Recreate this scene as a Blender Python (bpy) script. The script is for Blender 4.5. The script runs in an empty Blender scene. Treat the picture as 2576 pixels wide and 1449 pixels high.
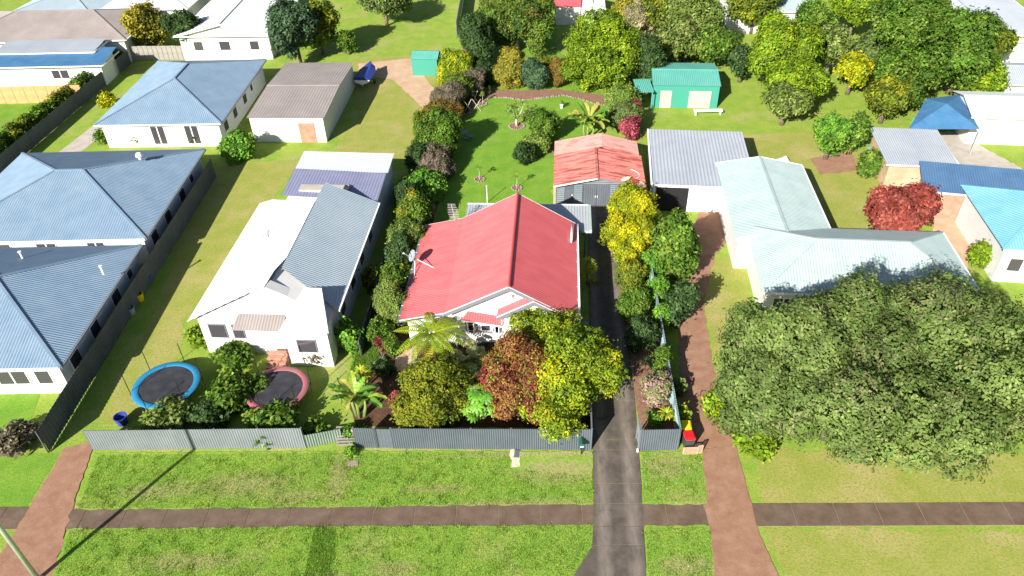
import bpy, math, random
import numpy as np
from mathutils import Vector, Matrix

# ------------------------------------------------------------------ camera, sky, sun, exposure
sc = bpy.context.scene
COL = sc.collection
PITCH, ROLL, CAM_H, FOC = math.radians(38.0), math.radians(-1.5), 35.0, 1900.0 / 2576.0 * 36.0
SUN_EL = math.radians(29.5)
SUN_DIR = Vector((-0.54 * math.cos(SUN_EL), -0.842 * math.cos(SUN_EL), math.sin(SUN_EL))).normalized()

cd = bpy.data.cameras.new("camera")
cd.sensor_width = 36.0
cd.lens = FOC
cd.clip_start = 0.5
cd.clip_end = 3000
cam = bpy.data.objects.new("camera", cd)
COL.objects.link(cam)
_r0 = Vector((1, 0, 0)); _u0 = Vector((0, math.sin(PITCH), math.cos(PITCH))); FW = Vector((0, math.cos(PITCH), -math.sin(PITCH)))
RT = _r0 * math.cos(ROLL) + _u0 * math.sin(ROLL)
UP = _u0 * math.cos(ROLL) - _r0 * math.sin(ROLL)
CAMP = Vector((0, 0, CAM_H))
m3 = Matrix((RT, UP, -FW)).transposed()
cam.matrix_world = Matrix.Translation(CAMP) @ m3.to_4x4()
sc.camera = cam

w = bpy.data.worlds.new("World"); sc.world = w; w.use_nodes = True
nt = w.node_tree
sky = nt.nodes.new("ShaderNodeTexSky"); sky.sky_type = 'NISHITA'; sky.sun_disc = False
sky.sun_elevation = SUN_EL; sky.sun_rotation = math.atan2(SUN_DIR.x, SUN_DIR.y)
nt.nodes["Background"].inputs[1].default_value = 0.05
nt.links.new(sky.outputs[0], nt.nodes["Background"].inputs[0])

sl = bpy.data.lights.new("sun", 'SUN'); sl.energy = 5.0; sl.angle = math.radians(0.5); sl.color = (1.0, 0.95, 0.86)
so = bpy.data.objects.new("sun", sl); COL.objects.link(so)
so.rotation_euler = (-SUN_DIR).to_track_quat('-Z', 'Y').to_euler()
so.location = SUN_DIR * 200

sc.view_settings.view_transform = 'Standard'
sc.view_settings.look = 'None'
sc.view_settings.exposure = 1.2
sc.view_settings.gamma = 1.0
sc.view_settings.use_curve_mapping = False

random.seed(7)
RNG = np.random.default_rng(11)
PI = math.pi

# ------------------------------------------------------------------ survey helper: where a sight line meets height z
def at(u, v, z=0.0):
    d = FW + RT * ((u - 1288) / 1900.0) - UP * ((v - 724.5) / 1900.0)
    return CAMP + d * ((z - CAM_H) / d.z)

def px(p):
    d = Vector(p) - CAMP; k = d.dot(FW)
    return 1288 + 1900 * d.dot(RT) / k, 724.5 - 1900 * d.dot(UP) / k

# ------------------------------------------------------------------ materials
MATS = {}
def mat(name, c1, c2=None, scale=3.0, rough=0.6, metal=0.0, bump=0.0, bscale=20.0, spec=0.4, c3=None, stretch=(1, 1, 1), lo=0.35, hi=0.65):
    if name in MATS: return MATS[name]
    m = bpy.data.materials.new(name); m.use_nodes = True; MATS[name] = m
    t = m.node_tree; b = t.nodes["Principled BSDF"]
    b.inputs["Roughness"].default_value = rough; b.inputs["Metallic"].default_value = metal
    b.inputs["Specular IOR Level"].default_value = spec
    b.inputs["Base Color"].default_value = (*c1, 1)
    if c2 is not None or bump:
        tc = t.nodes.new("ShaderNodeTexCoord"); mp = t.nodes.new("ShaderNodeMapping"); mp.inputs["Scale"].default_value = stretch
        t.links.new(tc.outputs["Object"], mp.inputs[0])
    if c2 is not None:
        n = t.nodes.new("ShaderNodeTexNoise"); n.inputs["Scale"].default_value = scale; n.inputs["Detail"].default_value = 6; n.inputs["Roughness"].default_value = 0.65
        t.links.new(mp.outputs[0], n.inputs["Vector"])
        r = t.nodes.new("ShaderNodeValToRGB"); r.color_ramp.elements[0].position = lo; r.color_ramp.elements[1].position = hi
        r.color_ramp.elements[0].color = (*c1, 1); r.color_ramp.elements[1].color = (*c2, 1)
        if c3 is not None:
            e = r.color_ramp.elements.new(min(0.95, hi + 0.12)); e.color = (*c3, 1)
        t.links.new(n.outputs["Fac"], r.inputs[0]); t.links.new(r.outputs[0], b.inputs["Base Color"])
    if bump:
        n2 = t.nodes.new("ShaderNodeTexNoise"); n2.inputs["Scale"].default_value = bscale; n2.inputs["Detail"].default_value = 4
        t.links.new(mp.outputs[0], n2.inputs["Vector"])
        bp = t.nodes.new("ShaderNodeBump"); bp.inputs["Strength"].default_value = bump; bp.inputs["Distance"].default_value = 0.05
        t.links.new(n2.outputs["Fac"], bp.inputs["Height"]); t.links.new(bp.outputs[0], b.inputs["Normal"])
    return m

def leaf_mat(name, rough=0.6, trans=0.33, spec=0.2):
    m = bpy.data.materials.new(name); m.use_nodes = True; MATS[name] = m
    t = m.node_tree; b = t.nodes["Principled BSDF"]; out = t.nodes["Material Output"]
    a = t.nodes.new("ShaderNodeAttribute"); a.attribute_name = "Col"
    b.inputs["Roughness"].default_value = rough; b.inputs["Specular IOR Level"].default_value = spec
    tr = t.nodes.new("ShaderNodeBsdfTranslucent")
    hs = t.nodes.new("ShaderNodeHueSaturation"); hs.inputs["Saturation"].default_value = 1.15; hs.inputs["Value"].default_value = 1.2
    mx = t.nodes.new("ShaderNodeMixShader"); mx.inputs[0].default_value = trans
    t.links.new(a.outputs["Color"], b.inputs["Base Color"]); t.links.new(a.outputs["Color"], hs.inputs["Color"])
    t.links.new(hs.outputs[0], tr.inputs[0])
    t.links.new(b.outputs[0], mx.inputs[1]); t.links.new(tr.outputs[0], mx.inputs[2]); t.links.new(mx.outputs[0], out.inputs[0])
    return m
LEAF = leaf_mat("leaf"); LEAFG = leaf_mat("leaf_glossy", 0.35, 0.22, 0.5)

def ground_mat(name, cols, seed=0.0, dry=0.55, fine=7.0, spots=(), spotc=(.31, .28, .12)):
    """grass: a lush colour, a lighter one, a dry one, mixed by noise of three sizes"""
    m = bpy.data.materials.new(name); m.use_nodes = True; MATS[name] = m
    t = m.node_tree; b = t.nodes["Principled BSDF"]; b.inputs["Roughness"].default_value = 0.9; b.inputs["Specular IOR Level"].default_value = 0.1
    g = t.nodes.new("ShaderNodeNewGeometry")
    def noise(s, d=5, off=0.0):
        mp = t.nodes.new("ShaderNodeMapping"); mp.inputs["Location"].default_value = (off, off * .7, 0)
        t.links.new(g.outputs["Position"], mp.inputs[0])
        n = t.nodes.new("ShaderNodeTexNoise"); n.inputs["Scale"].default_value = s; n.inputs["Detail"].default_value = d; n.inputs["Roughness"].default_value = 0.6
        t.links.new(mp.outputs[0], n.inputs["Vector"]); return n
    def ramp(n, lo, hi):
        r = t.nodes.new("ShaderNodeMapRange"); r.inputs["From Min"].default_value = lo; r.inputs["From Max"].default_value = hi
        t.links.new(n.outputs["Fac"], r.inputs["Value"]); return r
    def mix(f, a, c, mode='MIX'):
        x = t.nodes.new("ShaderNodeMix"); x.data_type = 'RGBA'; x.blend_type = mode
        t.links.new(f.outputs[0], x.inputs[0])
        for i, s in ((6, a), (7, c)):
            if isinstance(s, tuple): x.inputs[i].default_value = (*s, 1)
            else: t.links.new(s.outputs[2], x.inputs[i])
        return x
    a = mix(ramp(noise(0.75, 8, seed), .40, .60), cols[0], cols[1])
    a = mix(ramp(noise(0.23, 6, seed + 31), dry, dry + .17), a, cols[2])
    for (sx, sy, rx, ry) in spots:      # worn, dried-out places in the lawn
        mp = t.nodes.new("ShaderNodeMapping"); mp.vector_type = 'TEXTURE'; mp.inputs["Location"].default_value = (sx, sy, 0); mp.inputs["Scale"].default_value = (rx, ry, 1)
        t.links.new(g.outputs["Position"], mp.inputs[0]); ln = t.nodes.new("ShaderNodeVectorMath"); ln.operation = 'LENGTH'; t.links.new(mp.outputs[0], ln.inputs[0])
        nz = noise(1.6, 6, sx); ad = t.nodes.new("ShaderNodeMath"); ad.operation = 'MULTIPLY_ADD'; ad.inputs[1].default_value = 1.6; t.links.new(nz.outputs["Fac"], ad.inputs[0]); t.links.new(ln.outputs["Value"], ad.inputs[2])
        r = t.nodes.new("ShaderNodeMapRange"); r.inputs["From Min"].default_value = 1.95; r.inputs["From Max"].default_value = 1.25; t.links.new(ad.outputs[0], r.inputs["Value"]); a = mix(r, a, spotc)
    a = mix(ramp(noise(fine, 4, seed + 3), .42, .75), a, cols[3])
    a = mix(ramp(noise(fine * 3, 3, seed + 9), .55, .8), a, cols[4])
    t.links.new(a.outputs[2], b.inputs["Base Color"])
    n = noise(16, 4, seed); bp = t.nodes.new("ShaderNodeBump"); bp.inputs["Strength"].default_value = 0.6; bp.inputs["Distance"].default_value = 0.05
    t.links.new(n.outputs["Fac"], bp.inputs["Height"]); t.links.new(bp.outputs[0], b.inputs["Normal"])
    return m

GRASS_SIDE = ground_mat("grass_ground", [(.192, .301, .038), (.275, .339, .058), (.371, .320, .141), (.128, .218, .026), (.346, .384, .102)], 5, .53)
GRASS_LUSH = ground_mat("grass_verge", [(.154, .291, .034), (.234, .342, .048), (.331, .308, .114), (.103, .199, .023), (.319, .388, .103)], 40, .57, spots=[(2.4, 27.6, 2.6, 1.0), (8.6, 27.8, 1.6, 1.1), (-10.2, 27.6, .7, 2.2), (-6.5, 21.7, 1.6, .5), (-.5, 25.5, 5.0, .30), (8.5, 21.4, 1.8, .7), (-9.8, 21.2, 1.2, .5), (1.4, 28.9, 6.0, .25), (-4.5, 26.6, 2.2, .35), (-15.5, 27.2, 3.4, 1.0), (-20.5, 26.9, 2.4, .7), (-12.5, 26.3, 2.0, .5), (-17, 22.4, 3.0, .6)])
GRASS_YARD = ground_mat("grass_yard", [(.127, .265, .027), (.185, .307, .036), (.244, .286, .064), (.090, .191, .020), (.233, .318, .064)], 77, .60)
GRASS_DRY = ground_mat("grass_dry", [(.248, .271, .053), (.307, .289, .083), (.389, .313, .142), (.153, .212, .029), (.342, .342, .106)], 12, .50)
mat("concrete_dark_old", (.075, .063, .052), (.125, .105, .085), 0.9, .9, bump=.25, bscale=30, c3=(.17, .15, .125))
mat("concrete_path", (.095, .062, .042), (.145, .10, .072), 1.1, .9, bump=.25, bscale=30, c3=(.20, .15, .11))
mat("wall_white", (.60, .60, .595), (.66, .655, .645), 1.2, .6, c3=(.55, .54, .51))
def driveway_mat(name="concrete_dark"):
    """weathered concrete: dark lichen, paler wheel tracks along the drive, oily blotches"""
    m = bpy.data.materials.new(name); m.use_nodes = True; MATS[name] = m; t = m.node_tree; b = t.nodes["Principled BSDF"]; b.inputs["Roughness"].default_value = .9
    g = t.nodes.new("ShaderNodeNewGeometry")
    def noise(s, d=6, st=(1, 1, 1)):
        mp = t.nodes.new("ShaderNodeMapping"); mp.inputs["Scale"].default_value = st; t.links.new(g.outputs["Position"], mp.inputs[0])
        n = t.nodes.new("ShaderNodeTexNoise"); n.inputs["Scale"].default_value = s; n.inputs["Detail"].default_value = d; n.inputs["Roughness"].default_value = .7; t.links.new(mp.outputs[0], n.inputs["Vector"]); return n
    def math_(op, a, c):
        x = t.nodes.new("ShaderNodeMath"); x.operation = op
        for i, q in enumerate((a, c)):
            if isinstance(q, (int, float)): x.inputs[i].default_value = q
            else: t.links.new(q, x.inputs[i])
        return x.outputs[0]
    def mr(a, lo, hi):
        x = t.nodes.new("ShaderNodeMapRange"); x.inputs["From Min"].default_value = lo; x.inputs["From Max"].default_value = hi; t.links.new(a, x.inputs["Value"]); return x.outputs[0]
    def mix(f, a, c):
        x = t.nodes.new("ShaderNodeMix"); x.data_type = 'RGBA'; t.links.new(f, x.inputs[0])
        for i, q in ((6, a), (7, c)):
            if isinstance(q, tuple): x.inputs[i].default_value = (*q, 1)
            else: t.links.new(q, x.inputs[i])
        return x.outputs[2]
    sp = t.nodes.new("ShaderNodeSeparateXYZ"); t.links.new(g.outputs["Position"], sp.inputs[0])
    xl = math_('SUBTRACT', sp.outputs[0], math_('MULTIPLY', sp.outputs[1], .078)); xl = math_('ADD', xl, math_('MULTIPLY', math_('SUBTRACT', noise(.8).outputs["Fac"], .5), .35))
    tr = math_('MAXIMUM', mr(math_('ABSOLUTE', math_('SUBTRACT', xl, 2.72), 0), .48, .12), mr(math_('ABSOLUTE', math_('SUBTRACT', xl, 4.28), 0), .48, .12))
    tr = math_('MULTIPLY', tr, mr(noise(1.3, 6, (1, .3, 1)).outputs["Fac"], .32, .58))
    c = mix(mr(noise(1.1).outputs["Fac"], .38, .62), (.062, .05, .04), (.105, .086, .07)); c = mix(tr, c, (.185, .155, .13)); c = mix(mr(noise(.45).outputs["Fac"], .60, .70), c, (.045, .038, .033)); c = mix(mr(noise(9, 4).outputs["Fac"], .62, .80), c, (.19, .165, .14))
    t.links.new(c, b.inputs["Base Color"]); bp = t.nodes.new("ShaderNodeBump"); bp.inputs["Strength"].default_value = .3; bp.inputs["Distance"].default_value = .03; t.links.new(noise(30, 4).outputs["Fac"], bp.inputs["Height"]); t.links.new(bp.outputs[0], b.inputs["Normal"])
driveway_mat()
mat("joint_dirt", (.22, .16, .08), (.30, .24, .14), 4, 1)
mat("soil", (.055, .028, .016), (.11, .055, .03), 2.5, 1, bump=.8, bscale=9)
mat("mulch", (.17, .085, .055), (.26, .15, .10), 3.5, 1, bump=.9, bscale=14, c3=(.33, .22, .16))
mat("red_gravel", (.23, .115, .07), (.30, .175, .115), 1.2, 1, bump=.4, bscale=20, c3=(.34, .23, .165))
mat("pale_gravel", (.16, .16, .17), (.30, .30, .31), 14, 1, bump=.8, bscale=40)
mat("sand_paving", (.40, .26, .16), (.50, .35, .24), .8, .95, bump=.2)
mat("pale_concrete", (.34, .305, .26), (.43, .39, .34), 1.2, .9, bump=.2)
mat("white_patch", (.62, .52, .40), (.42, .33, .22), 5, 1, bump=.4, lo=.45, hi=.7)
mat("stone", (.20, .15, .12), (.30, .24, .20), 5, .95, bump=.5)
mat("red_roof", (.52, .098, .108), (.59, .128, .138), .9, .42, spec=.3, bump=.05, bscale=3, stretch=(.6, 1.6, .6))
def stained_roof(name="red_roof_stained"):
    """the red sheeting with a dark lichen stain creeping up from the eave"""
    m = MATS["red_roof"].copy(); m.name = name; MATS[name] = m; t = m.node_tree; b = t.nodes["Principled BSDF"]
    src = b.inputs["Base Color"].links[0].from_socket; tc = t.nodes.new("ShaderNodeTexCoord"); sp = t.nodes.new("ShaderNodeSeparateXYZ"); t.links.new(tc.outputs["Object"], sp.inputs[0])
    n = t.nodes.new("ShaderNodeTexNoise"); n.inputs["Scale"].default_value = 1.4; n.inputs["Detail"].default_value = 7; t.links.new(tc.outputs["Object"], n.inputs["Vector"])
    ad = t.nodes.new("ShaderNodeMath"); ad.operation = 'MULTIPLY_ADD'; ad.inputs[1].default_value = -1.9; t.links.new(n.outputs["Fac"], ad.inputs[0]); t.links.new(sp.outputs[0], ad.inputs[2])
    r = t.nodes.new("ShaderNodeMapRange"); r.inputs["From Min"].default_value = -12.0; r.inputs["From Max"].default_value = -12.75; r.inputs["To Max"].default_value = .75; t.links.new(ad.outputs[0], r.inputs["Value"])
    x = t.nodes.new("ShaderNodeMix"); x.data_type = 'RGBA'; t.links.new(r.outputs[0], x.inputs[0]); t.links.new(src, x.inputs[6]); x.inputs[7].default_value = (.16, .07, .065, 1); t.links.new(x.outputs[2], b.inputs["Base Color"])
stained_roof()
mat("red_trim", (.42, .06, .06), None, rough=.45)
mat("rust_roof", (.50, .165, .142), (.20, .045, .03), 1.3, .65, stretch=(.28, 2.4, 1), c3=(.33, .09, .065), lo=.45, hi=.60)
mat("pale_rust_roof", (.48, .25, .22), (.30, .09, .065), 1.6, .55, stretch=(.5, 1.8, 1), lo=.5, hi=.68)
mat("white_paint", (.80, .80, .79), (.74, .745, .75), .6, .55)
mat("white_trim", (.82, .82, .80), None, rough=.4)
mat("grey_trim", (.15, .165, .19), None, rough=.5)
mat("glass", (.055, .05, .06), None, rough=.06, spec=.8)
mat("fence_grey", (.09, .11, .135), (.115, .135, .16), .7, .5, metal=.15)
mat("fence_blue", (.22, .33, .36), (.27, .38, .41), .8, .5, metal=.1)
mat("fence_light", (.19, .215, .235), (.235, .26, .28), .7, .5, metal=.2)
mat("dark_fence", (.055, .065, .075), (.085, .095, .11), .7, .55)
mat("garage_wall", (.12, .145, .165), (.155, .18, .205), .8, .5, metal=.1)
mat("garage_door", (.085, .097, .115), (.11, .125, .145), .9, .5)
mat("dark_batten", (.13, .135, .15), None, rough=.6)
mat("shade_black", (.012, .012, .014), None, rough=1)  # near-black that paints shade into hollow spaces
mat("bare_timber", (.30, .23, .17), (.42, .34, .27), 2, .9, stretch=(1, 1, .3))
mat("grey_timber", (.20, .19, .17), (.30, .28, .25), 2, .95, stretch=(1, .3, 1))
mat("orange_timber", (.40, .23, .09), (.47, .30, .14), 2, .9)
mat("blue_grey_roof", (.15, .225, .315), (.195, .27, .355), .7, .45, spec=.5, c3=(.22, .285, .35), stretch=(1, 1, .5))
mat("tan_roof", (.235, .205, .195), (.29, .255, .24), .4, .7)
mat("white_roof", (.50, .53, .555), (.57, .595, .615), .4, .5)
mat("pale_blue_roof", (.27, .34, .395), (.32, .385, .43), .4, .5)
mat("flat_grey_roof", (.30, .33, .375), (.35, .38, .42), .4, .6)
mat("mint_roof", (.29, .37, .365), (.345, .42, .415), .8, .5)
mat("teal_roof", (.085, .31, .26), (.11, .35, .295), .6, .5)
mat("teal_wall", (.04, .24, .18), None, rough=.6)
mat("lilac_roof", (.17, .18, .28), (.21, .22, .32), .5, .6)
mat("blue_cover", (.045, .14, .28), (.065, .18, .33), .8, .6)
mat("cyan_cover", (.04, .55, .60), None, rough=.5)
mat("shade_band_blue", (.05, .11, .21), (.07, .14, .25), .6, .6)  # shade put into the colour: dark blue of the shaded band
mat("bright_blue_roof", (.12, .31, .47), (.16, .36, .52), .6, .5)
mat("awning_metal", (.36, .39, .42), (.42, .44, .46), .7, .45, metal=.2)
mat("galvanised", (.50, .52, .53), (.60, .61, .62), 2, .4, metal=.6)
mat("dish_grey", (.24, .27, .30), None, rough=.45)
mat("black_plastic", (.015, .015, .018), None, rough=.5)
mat("green_paint", (.01, .10, .07), None, rough=.4)
mat("bin_red", (.62, .012, .022), None, rough=.4)
mat("bin_yellow", (.75, .58, .01), None, rough=.4)
mat("bin_body", (.05, .06, .055), None, rough=.5)
mat("lattice_wood", (.42, .25, .17), (.50, .33, .24), 4, .9)
mat("trampoline_blue", (.02, .18, .34), None, rough=.5)
mat("trampoline_pink", (.33, .075, .10), (.26, .12, .12), 2, rough=.5)
mat("trampoline_mat", (.02, .02, .026), (.04, .04, .05), 1.5, .7)
mat("boat_blue", (.03, .05, .25), None, rough=.5)
mat("bark", (.10, .07, .05), (.17, .13, .10), 4, .95, bump=.5, bscale=15)
mat("pale_bark", (.42, .38, .31), (.52, .48, .41), 5, .9, bump=.3)
mat("fern_trunk", (.03, .022, .016), (.07, .05, .035), 8, 1, bump=.9, bscale=20)
mat("green_stem", (.15, .22, .05), (.22, .26, .08), 4, .7)
mat("white_pot", (.72, .70, .66), None, rough=.5)
mat("pink_concrete", (.42, .29, .22), (.52, .38, .29), 2, .9, bump=.3)
mat("wire_grey", (.35, .38, .40), None, rough=.5)
mat("brick_wall", (.33, .15, .10), (.42, .22, .16), 2, .9)
mat("dry_leaf", (.50, .40, .28), (.62, .52, .40), 4, .8)
mat("dull_green", (.13, .18, .15), (.17, .21, .17), 1, .7)
mat("dark_red_leaf", (.20, .02, .025), (.30, .06, .05), 4, .6)

# ------------------------------------------------------------------ mesh builder
FR = {}          # world matrix of each thing's Empty
class MB:
    def __init__(s): s.v = []; s.f = []
    def add(s, vs, fs):
        o = len(s.v); s.v += [Vector(p) for p in vs]; s.f += [tuple(i + o for i in f) for f in fs]; return s
    def box(s, c, size, rz=0.0, M=None):
        hx, hy, hz = size[0] / 2, size[1] / 2, size[2] / 2
        R = M or Matrix.Rotation(rz, 3, 'Z'); c = Vector(c)
        vs = [c + R @ Vector((x * hx, y * hy, z * hz)) for z in (-1, 1) for x, y in ((-1, -1), (1, -1), (1, 1), (-1, 1))]
        return s.add(vs, [(3, 2, 1, 0), (4, 5, 6, 7), (0, 1, 5, 4), (1, 2, 6, 5), (2, 3, 7, 6), (3, 0, 4, 7)])
    def bx(s, x0, x1, y0, y1, z0, z1): return s.box(((x0 + x1) / 2, (y0 + y1) / 2, (z0 + z1) / 2), (x1 - x0, y1 - y0, z1 - z0))
    def prism(s, poly, z0, z1):
        n = len(poly); a = sum(poly[i][0] * poly[(i + 1) % n][1] - poly[(i + 1) % n][0] * poly[i][1] for i in range(n))
        if a < 0: poly = poly[::-1]
        vs = [(p[0], p[1], z0) for p in poly] + [(p[0], p[1], z1) for p in poly]
        return s.add(vs, [tuple(range(n - 1, -1, -1)), tuple(range(n, 2 * n))] + [(i, (i + 1) % n, n + (i + 1) % n, n + i) for i in range(n)])
    def bar(s, a, b, wd, ht=None, up=(0, 0, 1)):
        """square bar between two points"""
        a, b = Vector(a), Vector(b); d = b - a; L = d.length; d.normalize(); u = Vector(up)
        if abs(d.dot(u)) > .98: u = Vector((0, 1, 0))
        x = d.cross(u).normalized(); z = x.cross(d)
        return s.box((a + b) / 2, (wd, L, ht or wd), M=Matrix((x, d, z)).transposed())
    def tube(s, pts, rad, n=6, cap=True):
        pts = [Vector(p) for p in pts]; k = len(pts)
        if not hasattr(rad, '__len__'): rad = [rad] * k
        o = len(s.v); 
        for i, p in enumerate(pts):
            d = (pts[min(i + 1, k - 1)] - pts[max(i - 1, 0)]).normalized()
            u = Vector((0, 0, 1)) if abs(d.z) < .9 else Vector((1, 0, 0))
            x = d.cross(u).normalized(); y = x.cross(d)
            for j in range(n):
                t = 2 * PI * j / n; s.v.append(p + (x * math.cos(t) + y * math.sin(t)) * rad[i])
        for i in range(k - 1):
            for j in range(n):
                a = o + i * n + j; b = o + i * n + (j + 1) % n; s.f.append((a, b, b + n, a + n))
        if cap: s.f += [tuple(o + j for j in range(n - 1, -1, -1)), tuple(o + (k - 1) * n + j for j in range(n))]
        return s
    def lathe(s, prof, c=(0, 0, 0), n=24, axis=None):
        c = Vector(c); o = len(s.v); k = len(prof)
        M = axis or Matrix.Identity(3)
        for r, z in prof:
            for j in range(n):
                t = 2 * PI * j / n; s.v.append(c + M @ Vector((r * math.cos(t), r * math.sin(t), z)))
        for i in range(k - 1):
            for j in range(n):
                a = o + i * n + j; b = o + i * n + (j + 1) % n; s.f.append((a, b, b + n, a + n))
        return s
    def corr(s, poly, period=.16, amp=.018, seg=4, square=False):
        """profiled metal sheet filling a convex planar polygon; its first edge is the eave, ribs run up from it"""
        P = [Vector(p) for p in poly]; ex = (P[1] - P[0]).normalized()
        nn = Vector((0, 0, 0))
        for i in range(len(P)): nn += (P[i] - P[0]).cross(P[(i + 1) % len(P)] - P[0])
        nn.normalize(); ey = nn.cross(ex)
        q = [((p - P[0]).dot(ex), (p - P[0]).dot(ey)) for p in P]
        if nn.z < -0.01: nn = -nn
        x0, x1 = min(a[0] for a in q), max(a[0] for a in q)
        n = max(2, int(round((x1 - x0) / period * seg))); o = len(s.v); cols = 0
        for i in range(n + 1):
            x = x0 + (x1 - x0) * (i + (1e-4 if i == 0 else -1e-4 if i == n else 0)) / n; ys = []
            for j in range(len(q)):
                a, b = q[j], q[(j + 1) % len(q)]
                if (a[0] - x) * (b[0] - x) <= 0 and abs(a[0] - b[0]) > 1e-9:
                    ys.append(a[1] + (b[1] - a[1]) * (x - a[0]) / (b[0] - a[0]))
            if len(ys) < 2: ys = [0, 0]
            ph = (x - x0) / period
            if square: h = amp if (ph % 1.0) < .25 else 0
            else: h = amp * math.cos(2 * PI * ph)
            base = P[0] + ex * x + nn * h
            s.v += [base + ey * min(ys), base + ey * max(ys)]; cols += 1
        for i in range(cols - 1):
            a = o + 2 * i; s.f.append((a, a + 2, a + 3, a + 1))
        return s
    def build(s, name, m, parent=None, smooth=False, world=True):
        me = bpy.data.meshes.new(name)
        vs = s.v
        if parent is not None and world:
            Mi = FR[parent.name].inverted(); vs = [Mi @ v for v in vs]
        me.from_pydata([tuple(v) for v in vs], [], s.f)
        me.materials.append(MATS[m] if isinstance(m, str) else m)
        if smooth: me.polygons.foreach_set("use_smooth", [True] * len(me.polygons))
        me.update()
        o = bpy.data.objects.new(name, me); COL.objects.link(o)
        if parent is not None:
            o.parent = parent; FR[o.name] = FR[parent.name].copy()
        else: FR[o.name] = Matrix.Identity(4)
        return o

def tag(o, label=None, cat=None, group=None, kind=None):
    if label: o["label"] = label
    if cat: o["category"] = cat
    if group: o["group"] = group
    if kind: o["kind"] = kind
    return o
def thing(name, label, cat, loc, rz=0.0, group=None):
    o = bpy.data.objects.new(name, None); COL.objects.link(o); o.empty_display_size = .3
    o.location = loc; o.rotation_euler = (0, 0, rz)
    FR[o.name] = Matrix.Translation(Vector(loc)) @ Matrix.Rotation(rz, 4, 'Z')
    return tag(o, label, cat, group)
def W(o, p): return FR[o.name] @ Vector(p)
def part_copy(src, parent, loc, rot=(0, 0, 0), scale=1.0, name=None):
    c = bpy.data.objects.new(name or src.name.split('.')[0], src.data); COL.objects.link(c); c.parent = parent
    c.location = loc; c.rotation_euler = rot; c.scale = (scale,) * 3 if not hasattr(scale, '__len__') else scale
    FR[c.name] = FR[parent.name].copy(); return c
def structure(mb, name, m): return tag(mb.build(name, m), kind="structure")
def pxpoly(pts, z=0.0): return [(p.x, p.y) for p in (at(u, v, z) for u, v in pts)]
def inpoly(x, y, poly):
    c = False; j = len(poly) - 1
    for i in range(len(poly)):
        if (poly[i][1] > y) != (poly[j][1] > y) and x < (poly[j][0] - poly[i][0]) * (y - poly[i][1]) / (poly[j][1] - poly[i][1]) + poly[i][0]: c = not c
        j = i
    return c
def sheet(name, pts, z, m, wob=0.0, sub=1):
    """ground sheet following surveyed corners, with a slightly uneven edge"""
    p = pxpoly(pts); q = []
    for i in range(len(p)):
        a, b = p[i], p[(i + 1) % len(p)]; L = math.hypot(b[0] - a[0], b[1] - a[1]); n = max(1, int(L / .35)) if wob else 1
        for k in range(n):
            t = k / n; q.append((a[0] + (b[0] - a[0]) * t + random.uniform(-wob, wob), a[1] + (b[1] - a[1]) * t + random.uniform(-wob, wob)))
    mb = MB(); mb.prism(q, z - .03, z)
    return structure(mb, name, m)

# ================================================================== THE SETTING
TH = math.radians(-4.1)
structure(MB().add([(-700, -300, 0), (700, -300, 0), (700, 1200, 0), (-700, 1200, 0)], [(0, 1, 2, 3)]), "ground", "grass_ground")

def slabs(base_name, base_poly, panels, zt, base_m, m):
    b = structure(MB().prism(base_poly, -.05, zt - .02), base_name, base_m)
    FR[b.name] = Matrix.Identity(4)
    for p in panels:
        mb = MB(); mb.prism(p, -.04, zt); mb.build("slab", m, b)
    return b
# footpath along the street
fa, fb = Vector((-40.0, 26.42, 0)), Vector((40.0, 24.38, 0)); fd = (fb - fa).normalized(); fnn = Vector((-fd.y, fd.x, 0))
DRV_SKIP = (3.93, 6.72)
def fpoly(x0, x1, d0=-1.42, d1=0.0):
    s0, s1 = (x0 - fa.x) / fd.x, (x1 - fa.x) / fd.x
    P = [fa + fd * s0 + fnn * d0, fa + fd * s1 + fnn * d0, fa + fd * s1 + fnn * d1, fa + fd * s0 + fnn * d1]
    return [(p.x, p.y) for p in P]
xs = [-33.0]
while xs[-1] < 31: xs.append(xs[-1] + 2.28)
pan = []
for i in range(len(xs) - 1):
    a, b = xs[i] + .02, xs[i + 1] - .02
    pan.append(fpoly(a, b))
slabs("footpath", fpoly(-33, 31, -1.44, .02), pan, .03, "joint_dirt", "concrete_path")

# main driveway: street flare, panels up to the garage
Ld = [(1436, 1460), (1490, 1374), (1491, 1325), (1492, 1268), (1492, 1218), (1491, 1133), (1490, 1108), (1487, 1010), (1484, 900), (1482, 800), (1480, 700), (1479, 610), (1478, 521)]
Rd = [(1627, 1460), (1621, 1371), (1618, 1325), (1616, 1268), (1613, 1218), (1606, 1133), (1604, 1108), (1597, 1010), (1586, 900), (1576, 800), (1566, 700), (1557, 610), (1550, 521)]
Lw, Rw = pxpoly(Ld), pxpoly(Rd)
pan = []
for i in range(len(Lw) - 1):
    l0, l1, r0, r1 = [Vector((*p, 0)) for p in (Lw[i], Lw[i + 1], Rw[i], Rw[i + 1])]
    g = .022
    q = [l0 + (l1 - l0).normalized() * g, r0 + (r1 - r0).normalized() * g, r1 - (r1 - r0).normalized() * g, l1 - (l1 - l0).normalized() * g]
    pan.append([(p.x, p.y) for p in q])
slabs("driveway", Lw + Rw[::-1], pan, .04, "joint_dirt", "concrete_dark")

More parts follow.
